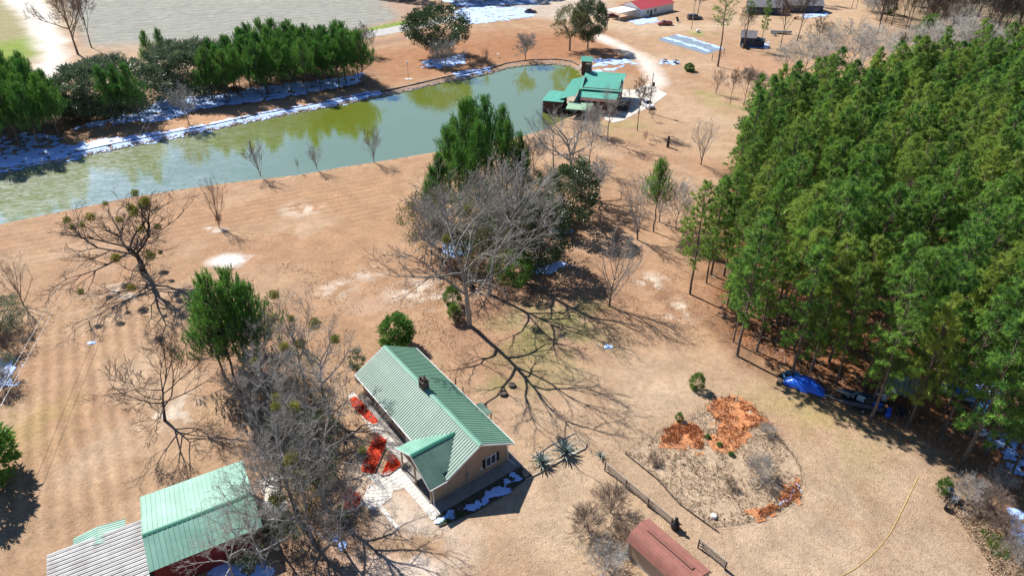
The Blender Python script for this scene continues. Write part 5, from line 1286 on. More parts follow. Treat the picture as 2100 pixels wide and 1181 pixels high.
b = MB(); b.box(-1.4, 1.4, -1.4, 1.4, 0, 4.3); b.obj('wall', M['log'], tw)
roof_panels(tw, (-1.8, 0, 5.3), (1, 0, 0), (0, -1.9, -1.1), 3.6, 2.2, .6, M['cabin_green']); roof_panels(tw, (-1.8, 0, 5.3), (1, 0, 0), (0, 1.9, -1.1), 3.6, 2.2, .6, M['cabin_green'])

# ---- far houses --------------------------------------------------------------
def gable_house(name, base, ang, L_, W_, ez, rz, wm, rm, label, cat='house', panel=None, over=.4, wins=()):
    e = empty(name, G(*base), ang, label, cat)
    b = MB(); b.box(0, L_, 0, W_, 0, ez); b.obj('wall', wm, e)
    for x0 in (0, L_ - .1):
        b = MB(); g = [(0, ez + .002), (W_, ez + .002), (W_ / 2, rz - .1)]; b.hexa([(x0, p[0], p[1]) for p in g], [(x0 + .1, p[0], p[1]) for p in g]); b.obj('gable_wall', wm, e)
    for sg in (-1, 1):
        if panel: roof_panels(e, (-over, W_ / 2, rz), (1, 0, 0), (0, sg * (W_ / 2 + over), ez - rz - .1), L_ + 2 * over, math.hypot(W_ / 2 + over, rz - ez + .1), panel, rm)
        else:
            b = MB(); q = [Vector((-over, W_ / 2, rz)), Vector((L_ + over, W_ / 2, rz)), Vector((L_ + over, W_ / 2 + sg * (W_ / 2 + over), ez - .1)), Vector((-over, W_ / 2 + sg * (W_ / 2 + over), ez - .1))]
            b.slab(q if sg < 0 else q[::-1], .12) if False else b.slab(q[::-1] if sg < 0 else q[::-1][::-1] if False else (q[::-1] if (q[1] - q[0]).cross(q[2] - q[0]).z < 0 else q), .12); b.obj('roof', rm, e)
    for (o, ax, w, h) in wins: window(e, o, ax, w, h, shutters=False)
    return e
p0 = G(1313, 37); p1 = G(1380, 22); ang = math.atan2((p1 - p0).y, (p1 - p0).x); Lh = (p1 - p0).length
rh = gable_house('red_roofed_house', (1313, 37), ang, Lh, 11, 3.2, 5.6, M['white'], M['redroof'], 'white house with red metal roof at the top edge', panel=.8, wins=[((4, 0, 1), (1, 0, 0), 1.4, 1.3), ((9, 0, 1), (1, 0, 0), 1.4, 1.3)])
b = MB(); b.box(6.5, 7.5, -.06, 0, 0, 2.1); b.obj('door', M['black'], rh)
e = empty('carport', G(1288, 38), ang, 'white flat roofed carport joined to the red roofed house', 'carport')
b = MB(); b.slab([(-7, -1, 3.0), (5.2, -1, 3.0), (5.2, 6.5, 3.3), (-7, 6.5, 3.3)], .12); b.obj('roof', M['white'], e)
for x in (-6.6, -1, 4.8):
    for y in (-.8, 6.2): b = MB(); b.box(x - .09, x + .09, y - .09, y + .09, 0, 2.9); b.obj('post', M['white'], e)
gable_house('grey_house', (1533, 29), -.22, 13, 9, 3, 5.2, M['slate'], M['greyroof'], 'far grey shingled house behind bare trees, left one of two at the top edge')
gable_house('grey_house', (1606, 26), -.10, 16, 10, 3, 5.4, M['slate'], M['greyroof'], 'far grey shingled house behind bare trees, right one of two at the top edge')
sh = gable_house('blue_shed', (1517, 96), -.30, 4.8, 6.0, 3.2, 5.0, M['slate'], M['greyroof'], 'dark slate blue shed with grey roof on the sandy rise', 'shed', over=.3)
b = MB(); b.slab([(4.95, .5, 2.6), (8.2, .5, 2.2), (8.2, 5.0, 2.2), (4.95, 5.0, 2.6)], .1); b.box(4.9, 8.0, .7, .8, 0, 2.1); b.box(4.9, 8.0, 4.7, 4.8, 0, 2.1); b.obj('side_lean_to', M['slate'], sh)
patch('snow_patch', [(1536, 98), (1562, 86), (1576, 88), (1574, 100), (1545, 100)], M['snow'], .4, .4, 2, .04, .05, 1, label='snow in the shade of the slate blue shed')
# ------------------------------------------------------------------ pond edge, snow, litter
def rocks(name, line, width, n, m, label, size=(.12, .38), seed=1, side=-1, z0=-.3, z1=.06):
    rg = np.random.RandomState(seed); P_ = [np.array(p) for p in PX(*line)]
    seg = [np.linalg.norm(P_[i + 1] - P_[i]) for i in range(len(P_) - 1)]; tot = np.cumsum([0] + seg)
    Vb = np.array([(-1, -1, -.6), (1, -1, -.6), (1, 1, -.6), (-1, 1, -.6), (-.6, -.7, .6), (.7, -.5, .5), (.5, .7, .7), (-.7, .5, .5)])
    Fb = np.array([(0, 3, 2, 1), (4, 5, 6, 7), (0, 1, 5, 4), (1, 2, 6, 5), (2, 3, 7, 6), (3, 0, 4, 7)])
    Vs = []; Fs = []
    for i in range(n):
        s = rg.rand() * tot[-1]; k = min(len(seg) - 1, int(np.searchsorted(tot, s) - 1)); t = (s - tot[k]) / seg[k]
        c = P_[k] + (P_[k + 1] - P_[k]) * t; d = (P_[k + 1] - P_[k]) / seg[k]; nn = np.array([-d[1], d[0], 0]) * side * -1
        w_ = rg.rand(); c = c + nn * (w_ * width); c[2] = z0 + (z1 - z0) * w_
        r = rg.uniform(*size); a = rg.rand() * 6.28; ca, sa = math.cos(a), math.sin(a)
        v = Vb * np.array([1, rg.uniform(.5, .9), rg.uniform(.4, .8)]) * r / 1.2 + rg.normal(size=(8, 3)) * r * .08
        v = np.stack([v[:, 0] * ca - v[:, 1] * sa, v[:, 0] * sa + v[:, 1] * ca, v[:, 2]], 1) + c
        Vs.append(v); Fs.append(Fb + 8 * i)
    return tag(put(name, mesh_np(name, np.vstack(Vs), [np.vstack(Fs)], m)), label, kind='stuff')
M['rock'] = mat('pale_bank_rock', (.50, .42, .38), (.27, .22, .20), .9, .9)
NORTH = [(0, 347), (151, 323), (244, 303), (342, 284), (440, 265), (528, 245), (612, 230), (700, 213), (785, 197), (852, 182), (910, 168), (954, 161), (1005, 150), (1039, 139), (1089, 132), (1140, 131), (1171, 135), (1188, 144), (1200, 160)]
rocks('bank_rocks', NORTH, 4.2, 5200, M['rock'], 'loose pale rocks lining the north bank of the pond', seed=2, side=-1)
SOUTH = [(0, 458), (152, 426), (264, 403), (372, 386), (474, 372), (610, 357), (700, 341), (785, 328), (900, 309), (990, 292), (1066, 278), (1120, 262)]
rocks('shore_rocks', SOUTH, .9, 1500, M['rock'], 'small pale stones along the south shore of the pond', size=(.08, .2), seed=3, side=1, z0=-.32, z1=.02)
up = lambda L_, d: [(a, b - d) for a, b in L_]
edging('bank_timber', up(NORTH[1:], 8), M['wood_dark'], 'dark timber edging along the top of the north bank', r=.12, h=.3)
for k, (pts_, keep, lab) in enumerate([
  ([(-60, 336), (0, 320), (130, 299), (240, 282), (342, 270), (440, 252), (528, 233), (700, 201), (778, 184), (784, 194), (700, 212), (528, 245), (342, 284), (150, 324), (-60, 362)], .40, 'snow band on the shaded pond bank'),
  ([(150, 262), (240, 240), (330, 205), (420, 198), (560, 175), (700, 160), (750, 150), (740, 172), (560, 205), (410, 225), (340, 248), (240, 255), (150, 268)], .40, 'snow between and under the young pines of the north bank'),
  ([(-60, 290), (60, 270), (130, 280), (120, 305), (0, 320), (-60, 325)], .56, 'snow under the left cluster of pines'),
  ([(868, 125), (950, 112), (958, 130), (900, 142), (866, 138)], .40, 'snow in the shade of the big live oak'),
  ([(925, 150), (1010, 138), (1005, 146), (930, 164)], .46, 'thin snow on the bank below the live oak'),
  ([(930, 24), (960, 12), (1040, 14), (1090, 20), (1100, 34), (1040, 44), (950, 52), (935, 40)], .47, 'blue tinted snow beside the road at the top edge'),
  ([(900, 0), (1080, -14), (1100, 8), (940, 14)], .40, 'snow beyond the road at the top edge'),
  ([(1215, 120), (1300, 122), (1310, 132), (1250, 134), (1212, 140)], .46, 'snow in the shade of the dark evergreen oak'),
  ([(1216, 145), (1280, 135), (1270, 146), (1222, 150)], .46, 'broken snow beside the hut behind the cabin'),
  ([(1128, 470), (1165, 466), (1170, 478), (1135, 482)], .46, 'snow at the foot of the dark glossy evergreen'),
  ([(1092, 550), (1150, 536), (1165, 545), (1120, 560), (1090, 560)], .42, 'blue shaded snow right of the middle thicket'),
  ([(905, 505), (960, 490), (975, 520), (920, 530)], .5, 'snow specks inside the middle thicket'),
  ([(1236, 707), (1256, 702), (1259, 707), (1241, 714)], .42, 'lone ragged snow patch on the bare yard'),
  ([(-40, 740), (30, 742), (22, 790), (-40, 800)], .42, 'blue shaded snow at the left edge'),
  ([(2000, 870), (2110, 900), (2140, 990), (2060, 960)], .60, 'snow patches under the pines at the right edge'),
  ([(2060, 1040), (2200, 1050), (2200, 1120), (2080, 1110)], .54, 'snow behind the brush heap at the right edge'),
  ([(1960, 760), (2040, 768), (2090, 800), (2050, 820), (1980, 790)], .5, 'thin snow behind the blue covered boat'),
  ([(1350, 124), (1395, 126), (1396, 134), (1352, 132)], .46, 'snow on the log pile by the drive'),
  ([(1290, 44), (1345, 36), (1350, 46), (1310, 52)], .36, 'snow in the shade of the red roofed house'),
  ([(1640, 30), (1700, 26), (1700, 34), (1650, 38)], .45, 'snow near the far grey houses'),
  ([(1600, 1030), (1640, 1000), (1644, 1010), (1608, 1036)], .47, 'snow outside the right rim of the garden')]):
    far = min(p[1] for p in pts_) < 330
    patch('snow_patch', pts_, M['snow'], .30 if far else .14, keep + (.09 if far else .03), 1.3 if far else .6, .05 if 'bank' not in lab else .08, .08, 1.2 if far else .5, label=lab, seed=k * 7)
# the snow of the sloping bank lies on the slope
tag(put('snow_patch', MB().lathe([(.5, 0), (.42, .07), (.2, .1)], n=10).mesh('snow_patch', M['snow']), loc=G(188, 703), scale=(1.3, .8, 1)), 'small oval remnant of snow on the west lawn', kind='stuff')
# pine straw, sticks and leaves on the ground
tufts('forest_litter', [(1470, 600), (1600, 560), (2100, 600), (2250, 1050), (1990, 990), (1790, 880), (1660, 790), (1512, 748)], 26000, M['straw'], .5, .10, 'pine straw and sticks on the floor of the pine stand', 21, spread=1.6, keep=.42, ns=2)
tufts('dead_sticks', [(1430, 560), (1600, 520), (2100, 700), (2250, 1050), (1990, 990), (1790, 870), (1512, 740), (1450, 680)], 5000, M['twig_grey'], 1.3, .05, 'fallen grey sticks under the pines', 22, spread=3.0)
tufts('leaf_litter', [(880, 560), (1200, 520), (1420, 560), (1480, 690), (1250, 720), (980, 760), (860, 680)], 16000, M['dead_leaf'], .15, .10, 'brown leaves lying round the tall oaks', 23, spread=2.5, keep=.46, ns=2)
M['pale_leaf'] = mat('bleached_leaves', (.60, .47, .36), (.42, .31, .22), 2, .9)
tufts('leaf_litter', [(560, 540), (900, 520), (960, 700), (880, 800), (640, 740)], 9000, M['pale_leaf'], .20, .13, 'bleached leaves scattered on the middle lawn', 24, spread=2.5, keep=.50, ns=3)
tufts('leaf_litter', [(500, 780), (720, 760), (760, 1000), (800, 1181), (500, 1181), (540, 950)], 12000, M['dead_leaf'], .20, .13, 'brown leaves along the overgrown row', 25, spread=2.5, keep=.44, ns=2)
tufts('leaf_litter', [(1080, 860), (1500, 760), (2000, 980), (2060, 1240), (1050, 1240)], 7000, M['pale_leaf'], .11, .07, 'tiny pale specks of leaf on the east yard', 26, spread=2.5)
tufts('leaf_litter', [(1080, 860), (1500, 760), (2000, 980), (2060, 1240), (1050, 1240)], 6000, M['dead_leaf'], .12, .06, 'tiny dark specks of leaf on the east yard', 27, spread=2.5)
tufts('leaf_litter', [(-50, 600), (480, 560), (520, 900), (290, 1000), (-50, 1181)], 6000, M['pale_leaf'], .13, .08, 'tiny pale specks of leaf on the west lawn', 28, spread=2.5, keep=.5, ns=5)
tufts('edge_weeds', [(1920, 1000), (2080, 1080), (2120, 1240), (2060, 1240), (2010, 1130), (1950, 1050)], 3500, M['drygrass'], .5, .09, 'dry weeds along the lower right margin', 29)
tufts('edge_weeds', [(2010, 1085), (2060, 1100), (2070, 1150), (2030, 1140)], 900, M['leaf_bright'], .4, .09, 'green weeds in the lower right brush', 30)
tufts('road_verge', [(600, 90), (700, 74), (800, 50), (832, 44), (832, 50), (700, 80), (600, 98)], 2500, M['leaf_bright'], .35, .2, 'green verge beside the paved road', 31)

# ------------------------------------------------------------------ the fenced garden
GARD = [(1282, 930), (1318, 905), (1360, 882), (1400, 862), (1445, 840), (1462, 818), (1495, 814), (1530, 826), (1562, 850), (1582, 876), (1600, 905), (1625, 935), (1641, 965), (1644, 990), (1632, 1020), (1600, 1045), (1560, 1064), (1510, 1076), (1460, 1080), (1440, 1068), (1395, 1035), (1350, 985)]
b = MB(); b.prism(PX(*GARD), -.05, .03); tag(b.obj('garden_plot', M['drygrass']), 'round plot of dead garden growth on the east yard', kind='structure')
for k, pp in enumerate([[(1448, 840), (1466, 818), (1495, 815), (1530, 828), (1562, 852), (1570, 868), (1540, 878), (1520, 900), (1514, 920), (1490, 928), (1462, 905), (1470, 870)],
      [(1362, 882), (1395, 868), (1425, 872), (1445, 895), (1444, 922), (1420, 924), (1385, 910), (1355, 908)], [(1545, 1052), (1590, 1030), (1622, 1000), (1640, 990), (1636, 1016), (1602, 1042), (1560, 1062)]]):
    patch('straw_mulch', pp, M['straw'], .16, .44, 1.0, .035, .06, .7, seed=60 + k, label=['large patch of orange straw at the back of the garden', 'smaller patch of orange straw at the left of the garden', 'strip of orange straw at the right rim of the garden'][k])
    tufts('straw_heap', pp, 5200, M['straw'], .38, .11, 'tangled orange straw in the garden', 40 + k, spread=1.2, z=.05, keep=.44, ns=.9)
tufts('dry_garden_grass', GARD, 15000, M['drygrass'], .42, .07, 'tangled dead grass and stalks in the garden', 50, spread=1.4, keep=.38, ns=1.5)
tufts('dry_garden_grass', GARD, 5000, M['pale_leaf'], .34, .05, 'bleached stalks in the garden', 51, spread=1.4, keep=.52, ns=1.5)
tufts('garden_weeds', [(1370, 930), (1480, 930), (1500, 1000), (1440, 1040), (1380, 980)], 1200, M['leaf_olive'], .3, .07, 'olive weeds in the middle of the garden', 52, keep=.5)
gf = empty('garden_fence', G(1282, 930), 0, 'low wire and stick fence round the dead garden', 'fence')
o0 = G(1282, 930); P_ = PX(*GARD); rg = random.Random(8)
wires = []
for i in range(len(P_)):
    a, c = P_[i], P_[(i + 1) % len(P_)]; L0 = (c - a).length; k = max(1, round(L0 / 1.3))
    for j in range(k):
        p = a.lerp(c, j / k) - o0; h = rg.uniform(.5, 1.1)
        b = MB(); b.tube(p + Vector((0, 0, -.05)), p + Vector((rg.uniform(-.1, .1), rg.uniform(-.1, .1), h)), .025, .018, 5); b.obj('stake', M['wood_dark'], gf)
    for z in (.15, .45): wires.append((tuple(a - o0 + Vector((0, 0, z))), tuple(c - o0 + Vector((0, 0, z))), .016, .016))
V_, F_ = tubes(wires, 4); put('wire', mesh_np('wire', V_, [F_], M['wood_dark']), gf)
edging('garden_edging', [(1282, 930), (1350, 985), (1395, 1035), (1440, 1068), (1474, 1092)], M['wood_dark'], 'old dark boards along the left front of the garden', r=.05, h=.16)
for k, (px, py) in enumerate([(1451, 898), (1476, 914), (1500, 933)]):
    leafy((px, py), ['small dark plant at the end of the straw, left one of three', 'small dark plant between the two straw patches, middle one of three', 'small dark plant below the straw, right one of three'][k], 'roundbush', .15, k, cat='plant', name='garden_plant', sz=.10, **LC2)
tag(MB().lathe([(.3, 0), (.34, .2), (.28, .36), (.1, .4)], n=10).obj('white_bucket', M['white'], None, loc=G(1463, 1060)), 'white bucket lying near the lower tip of the garden', 'bucket')
leafy((1392, 862), 'small yellow green sprig at the back fence of the garden', 'roundbush2', .28, 1, cat='plant', name='garden_plant', **LC)

# ------------------------------------------------------------------ rail fences
def rail_fence(a, c, npost, label, posts_at=None):
    A0 = G(*a); C0 = G(*c); e = empty('rail_fence', A0, 0, label, 'fence'); d = C0 - A0; dn = d.normalized(); s_ = Vector((-dn.y, dn.x, 0)) * .05
    for i in range(npost):
        p = d * (i / (npost - 1)); b = MB(); b.hexa([p + Vector((-.06, -.06, -.05)), p + Vector((.06, -.06, -.05)), p + Vector((.06, .06, -.05)), p + Vector((-.06, .06, -.05))], [p + Vector((-.06, -.06, 1.25)), p + Vector((.06, -.06, 1.25)), p + Vector((.06, .06, 1.25)), p + Vector((-.06, .06, 1.25))]); b.obj('fence_post', M['wood_dark'], e)
    for i in range(npost - 1):
        p = d * (i / (npost - 1)) + s_ * 2.3; q = d * ((i + 1) / (npost - 1)) + s_ * 2.3
        for z in (.30, .68, 1.06):
            b = MB(); p_ = p + dn * .02; q_ = q - dn * .02; b.hexa([p_ - s_ + Vector((0, 0, z)), q_ - s_ + Vector((0, 0, z)), q_ + s_ + Vector((0, 0, z)), p_ + s_ + Vector((0, 0, z))], [p_ - s_ + Vector((0, 0, z + .14)), q_ - s_ + Vector((0, 0, z + .14)), q_ + s_ + Vector((0, 0, z + .14)), p_ + s_ + Vector((0, 0, z + .14))]); b.obj('rail', M['wood'], e)
    return e
rail_fence((1240, 964), (1376, 1078), 4, 'long three rail wooden fence between shed and garden')
rail_fence((1431, 1122), (1486, 1168), 2, 'short three rail wooden fence right of the red roofed shed')
# dark ornament at the end of the fence
e = empty('garden_ornament', G(1384, 1082), .4, 'dark round headed garden ornament at the lower end of the long rail fence', 'ornament')
b = MB(); b.lathe([(.40, 0), (.46, .25), (.42, .6), (.34, .9), (.20, 1.12), (.10, 1.22)], n=14); b.obj('body', M['black'], e, smooth=True)
b = MB(); b.lathe([(.08, 1.20), (.17, 1.28), (.20, 1.42), (.15, 1.55), (.05, 1.60)], n=12); b.obj('head', M['black'], e, smooth=True)
b = MB(); b.tube((.2, -.2, .85), (.55, -.25, .55), .09, .06); b.obj('arm', M['black'], e); b = MB(); b.tube((-.2, -.2, .85), (-.35, -.45, .5), .09, .06); b.obj('arm', M['black'], e)

# ------------------------------------------------------------------ under the pines: tarps, scrap, boat
def lump(name, base, rx, ry, h, m, label, cat, rz=0, seed=1, fold=.12, n=26, parent=None, flat=.5):
    rg = random.Random(seed); V_ = []; F_ = []; R_ = 9
    for i in range(R_ + 1):
        t = i / R_
        for j in range(n):
            a = 2 * math.pi * j / n; w_ = 1 + fold * math.sin(a * 3 + seed) + fold * .6 * math.sin(a * 7 + seed * 2) * t + rg.uniform(-.03, .03)
            r = t * w_; z = h * (1 - t ** (2 / flat * .8)) + rg.uniform(-.05, .05) * h * (1 - t) + .03
            V_.append((rx * r * math.cos(a), ry * r * math.sin(a), max(z, .02)))
    for i in range(R_):
        for j in range(n): k = (j + 1) % n; F_.append((i * n + j, (i + 1) * n + j, (i + 1) * n + k, i * n + k))
    me = mesh_np(name, V_, [np.array(F_)], m, True)
    if parent: return put(name, me, parent, rz=rz)
    return tag(put(name, me, None, loc=G(*base), rz=rz), label, cat)
e = empty('tarp_covered_heap', G(1650, 792), -.55, 'heap of things under a bright blue tarp at the front of the pine stand', 'tarp heap')
lump('tarp', None, 2.6, 1.5, 1.15, M['blue_tarp'], None, None, parent=e, seed=3, fold=.16)
b = MB(); b.box(-3.3, 3.0, -1.25, 1.25, .02, .16); b.obj('pallet', M['wood_dark'], e)
tag(MB().lathe([(1.15, 0), (1.3, .10), (1.25, .34), (1.15, .36), (1.1, .12)], n=24).obj('paddling_pool', M['blue_light'], None, loc=G(1626, 776)), 'light blue round plastic pool leaning on the blue tarp heap', 'paddling pool')
# scrap trailer
e = empty('scrap_trailer', G(1762, 832), -.35, 'dark utility trailer loaded with scrap under the pines', 'trailer')
b = MB(); b.box(-2.2, 2.4, -1.1, 1.1, .6, .7); b.obj('bed', M['black'], e)
for y in (-1.15, 1.10): b = MB(); b.box(-2.2, 2.4, y, y + .05, .7, 1.3); b.obj('side_panel', M['slate'], e)
b = MB(); b.tube((-2.2, .6, .62), (-4.2, 0, .55), .05); b.tube((-2.2, -.6, .62), (-4.2, 0, .55), .05); b.obj('hitch', M['steel'], e)
for y in (-1.32, 1.32):
    b = MB(); b.tube((.2, y - .11, .36), (.2, y + .11, .36), .36, n=14); w_ = b.obj('tyre', M['black'], e); b = MB(); b.tube((.2, y - .12, .36), (.2, y + .12, .36), .17, n=10); b.obj('rim', M['steel'], w_)
rg = random.Random(31)
for k, (m_, L_, W_, z) in enumerate([('wood', 2.2, .3, 1.0), ('steel', 1.8, .2, 1.15), ('white', .9, .7, 1.0), ('wood_dark', 1.2, .9, 1.0), ('blue_tarp', 1.0, .8, .95)]):
    b = MB(); b.box(-L_ / 2, L_ / 2, -W_ / 2, W_ / 2, z - .3, z + rg.uniform(.05, .3)); tag(b.obj('scrap_piece', M[m_], None, loc=G(1762 + 16 * (k - 2), 828 + 6 * (k - 2)), rz=rg.uniform(-1, 1)), ['grey plank pile on the scrap trailer', 'metal offcuts on the scrap trailer', 'white boxy scrap piece on the trailer', 'dark crate on the scrap trailer', 'blue bundle at the right end of the scrap trailer'][k], 'scrap')
e = empty('tin_lean_to', G(1838, 812), -.5, 'low makeshift shelter with corrugated tin sheets under the pines', 'shelter')
for i in range(7):
    b = MB(); b.slab([(-1.8 + i * .55, -1.6, 1.5), (-1.32 + i * .55, -1.6, 1.5), (-1.32 + i * .55, 1.7, 2.25), (-1.8 + i * .55, 1.7, 2.25)], .03); b.slab([(-1.8 + i * .55, -1.6, 1.54), (-1.72 + i * .55, -1.6, 1.54), (-1.72 + i * .55, 1.7, 2.29), (-1.8 + i * .55, 1.7, 2.29)], .035); b.obj('tin_sheet', M['steel'], e)
for x, y, h in ((-1.7, -1.5, 1.45), (1.9, -1.5, 1.45), (-1.7, 1.6, 2.15), (1.9, 1.6, 2.15)): b = MB(); b.tube((x, y, 0), (x, y, h), .06); b.obj('post', M['wood_dark'], e)
for k, (px, py, m_, lab) in enumerate([(1800, 838, 'wood_dark', 'dark pile of boards left of the tin shelter'), (1820, 850, 'blue_tarp', 'small blue bundle in front of the tin shelter'), (1848, 846, 'black', 'dark appliance in front of the tin shelter'), (1806, 818, 'white', 'pale bent frame between trailer and tin shelter')]):
    b = MB(); s_ = rg.uniform(.5, .8); b.hexa([(-s_, -s_ * .6, 0), (s_, -s_ * .7, 0), (s_ * .9, s_ * .6, 0), (-s_, s_ * .5, 0)], [(-s_ * .8, -s_ * .5, .6), (s_ * .8, -s_ * .5, .75), (s_ * .7, s_ * .5, .7), (-s_ * .8, s_ * .4, .55)]); b.box(-s_ * 1.2, s_ * 1.1, -.08, .08, .76, .86); tag(b.obj('scrap_piece', M[m_], None, loc=G(px, py), rz=k), lab, 'scrap')
# boat with blue cover
def boat(base, rz, L_, label, hull, cover, s=1.0):
    e = empty('boat', G(*base), rz, label, 'boat'); e.scale = (s,) * 3
    st = []
    for i in range(9):
        t = i / 8; w_ = .85 * (1 - max(0, (t - .45) / .55) ** 2.2) + .02; x = L_ * (t - .5); st.append((x, w_, .35 + .12 * t * t))
    V_ = []; F_ = []
    for x, w_, z in st: V_ += [(x, -w_, z + .5), (x, -w_ * .75, .3), (x, 0, .18 + max(0, x / L_) * .3), (x, w_ * .75, .3), (x, w_, z + .5)]
    for i in range(8):
        for j in range(4): a = i * 5 + j; F_.append((a, a + 5, a + 6, a + 1))
    put('hull', mesh_np('hull', V_, [np.array(F_)], M[hull]), e)
    V_ = []; F_ = []
    for x, w_, z in st: V_ += [(x, -w_ - .04, z + .42), (x, -w_ * .5, z + .62), (x, 0, z + .72), (x, w_ * .5, z + .62), (x, w_ + .04, z + .42)]
    for i in range(8):
        for j in range(4): a = i * 5 + j; F_.append((a, a + 5, a + 6, a + 1))
    put('cover', mesh_np('cover', V_, [np.array(F_)], M[cover], True), e)
    b = MB(); b.box(-L_ / 2, L_ / 2 + .4, -.08, .08, .05, .17); b.box(-1, 1, -.7, .7, .05, .12); b.obj('trailer_frame', M['steel'], e)
    return e
boat((1978, 818), -.62, 5.6, 'long boat under a bright blue cover among the right hand pines', 'white', 'blue_tarp', 1.0)
lump('tarp_bundle', (2012, 838), 1.2, .9, .7, M['blue_light'], 'light blue crumpled tarp at the right end of the covered boat', 'tarp', seed=8)
b = MB(); b.tube((-1.6, 0, .25), (1.6, 0, .25), .22, .18, 10); tag(b.obj('fallen_log', M['bark_grey'], None, loc=G(2058, 898), rz=-.6), 'pale fallen log below the covered boat', 'log')
lump('junk_bundle', (2008, 888), .9, .7, .6, M['steel'], 'grey bundle of junk left of the pale fallen log', 'junk', seed=9)
# barrels at the right edge of the yard
for k, (px, py, lab) in enumerate([(1945, 1015, 'white topped barrel at the right edge of the yard, upper one'), (1955, 1032, 'dark blue barrel at the right edge of the yard, lower one')]):
    e = empty('barrel', G(px, py), 0, lab, 'barrel'); b = MB(); b.lathe([(.3, 0), (.33, .1), (.31, .3), (.33, .32), (.31, .6), (.33, .62), (.3, .88)], n=14); b.obj('drum', M['slate'] if k else M['white'], e); b = MB(); b.lathe([(.32, .885), (.32, .93), (.2, .95)], n=14); b.obj('lid', M['snow'] if not k else M['slate'], e)
b = MB(); b.tube((0, -.12, .45), (0, .12, .45), .42, n=16); tag(b.obj('old_tyre', M['black'], None, loc=G(1938, 1042), rz=.8), 'old tyre leaning by the barrels', 'tyre')
# yellow hose
hp = [(1884, 975), (1872, 1000), (1858, 1030), (1842, 1062), (1826, 1092), (1806, 1118), (1782, 1143), (1752, 1166), (1715, 1186)]
wp = PX(*hp, z=.05); o0 = wp[0].copy(); b = MB()
M['hose'] = mat('yellow_hose', (.75, .55, .12), (.7, .5, .1), 1, .5)
for a, c in zip(wp[:-1], wp[1:]): b.tube(a - o0, c - o0, .02, n=6)
tag(b.obj('garden_hose', M['hose'], None, loc=o0), 'thin yellow hose curving over the east yard', 'hose')

# ------------------------------------------------------------------ poles, wires, lamp, stump
def wire(name, a, c, sag, label, r=.02):
    a = Vector(a); c = Vector(c); pts_ = [a.lerp(c, i / 14) + Vector((0, 0, -sag * 4 * (i / 14) * (1 - i / 14))) for i in range(15)]
    V_, F_ = tubes([(tuple(pts_[i] - a), tuple(pts_[i + 1] - a), r, r) for i in range(14)], 4); return tag(put(name, mesh_np(name, V_, [F_], M['steel']), loc=a), label, 'wire')
e = empty('utility_pole', G(1331, 232), 0, 'wooden utility pole with transformer beside the cabin parking pad', 'pole')
b = MB(); b.tube((0, 0, -.1), (0, 0, 10.4), .16, .11, 8); b.obj('pole', M['wood'], e); b = MB(); b.lathe([(.28, 7.0), (.28, 7.9), (.15, 8.0)], (.42, 0, 0), 10); b.obj('transformer', M['black'], e); b = MB(); b.box(.08, .3, -.05, .05, 7.3, 7.5); b.obj('bracket', M['steel'], e)
e = empty('utility_pole', G(1418, 61), 0, 'thin utility pole in front of the dark covered car', 'pole'); b = MB(); b.tube((0, 0, -.1), (0, 0, 11), .16, .11, 8); b.obj('pole', M['wood'], e); b = MB(); b.box(-.6, .6, -.06, .06, 10.2, 10.35); b.obj('crossarm', M['wood_dark'], e)
wire('power_line', G(338, 165, 9), G(-60, 905, 7), 1.2, 'left one of two thin wires crossing the west lawn'); wire('power_line', G(347, 165, 9), G(-40, 905, 7), 1.2, 'right one of two thin wires crossing the west lawn')
e = empty('bank_lamp', G(838, 163), 0, 'thin lamp post on the north bank of the pond', 'lamp post'); b = MB(); b.tube((0, 0, 0), (0, 0, 4.6), .07, .05, 8); b.obj('post', M['steel'], e); b = MB(); b.lathe([(.12, 4.6), (.3, 4.75), (.34, 5.0), (.2, 5.25), (.05, 5.3)], n=12); b.obj('lamp_head', M['white'], e); b = MB(); b.box(-1.1, 1.1, -.7, .7, 0, .1); b.obj('base_slab', M['concrete'], e)
pole((1369, 302), 2.6, .34, 'dark cut off tree stump standing on the lawn by the pine stand', 'bark_dark', 'stump', 'tall_stump')
for k, (px, py) in enumerate([(1460, 124), (1478, 117), (1484, 112)]): pole((px, py), 1.9, .12, ['thin wooden post by the plastic covered plots, left one of three', 'thin wooden post by the plastic covered plots, middle one of three', 'thin wooden post by the plastic covered plots, right one of three'][k])
e = empty('birdbath', G(1021, 118), 0, 'tiny white bird bath on the north bank lawn', 'bird bath'); b = MB(); b.lathe([(.2, 0), (.1, .2), (.1, .8), (.4, 1.0), (.42, 1.1)], n=10); b.obj('bowl', M['white'], e)
# ------------------------------------------------------------------ plastic covered plots
M['plastic'] = mat('grey_plastic_sheet', (.28, .33, .38), (.18, .22, .27), .5, .3, spec=.6, bump=.05, bscale=1)
b = MB(); b.prism(PX((1348, 82), (1389, 71), (1485, 101), (1447, 112)), -.05, .06); tag(b.obj('plot_cover', M['plastic']), 'grey plastic sheets over garden plots on the sandy ground', kind='structure')
for k, (a, c, w_) in enumerate([((1365, 79), (1456, 106), 1.0), ((1389, 72), (1484, 101), .8)]):
    a = G(*a); c = G(*c); d = (c - a).normalized(); n_ = Vector((-d.y, d.x, 0)) * w_
    patch('snow_patch', [tuple(a - n_), tuple(c - n_), tuple(c + n_), tuple(a + n_)], M['snow'], .35, .36, 2, .07, .12, .5, label='white line of snow on the plastic sheets', world=True, seed=k)

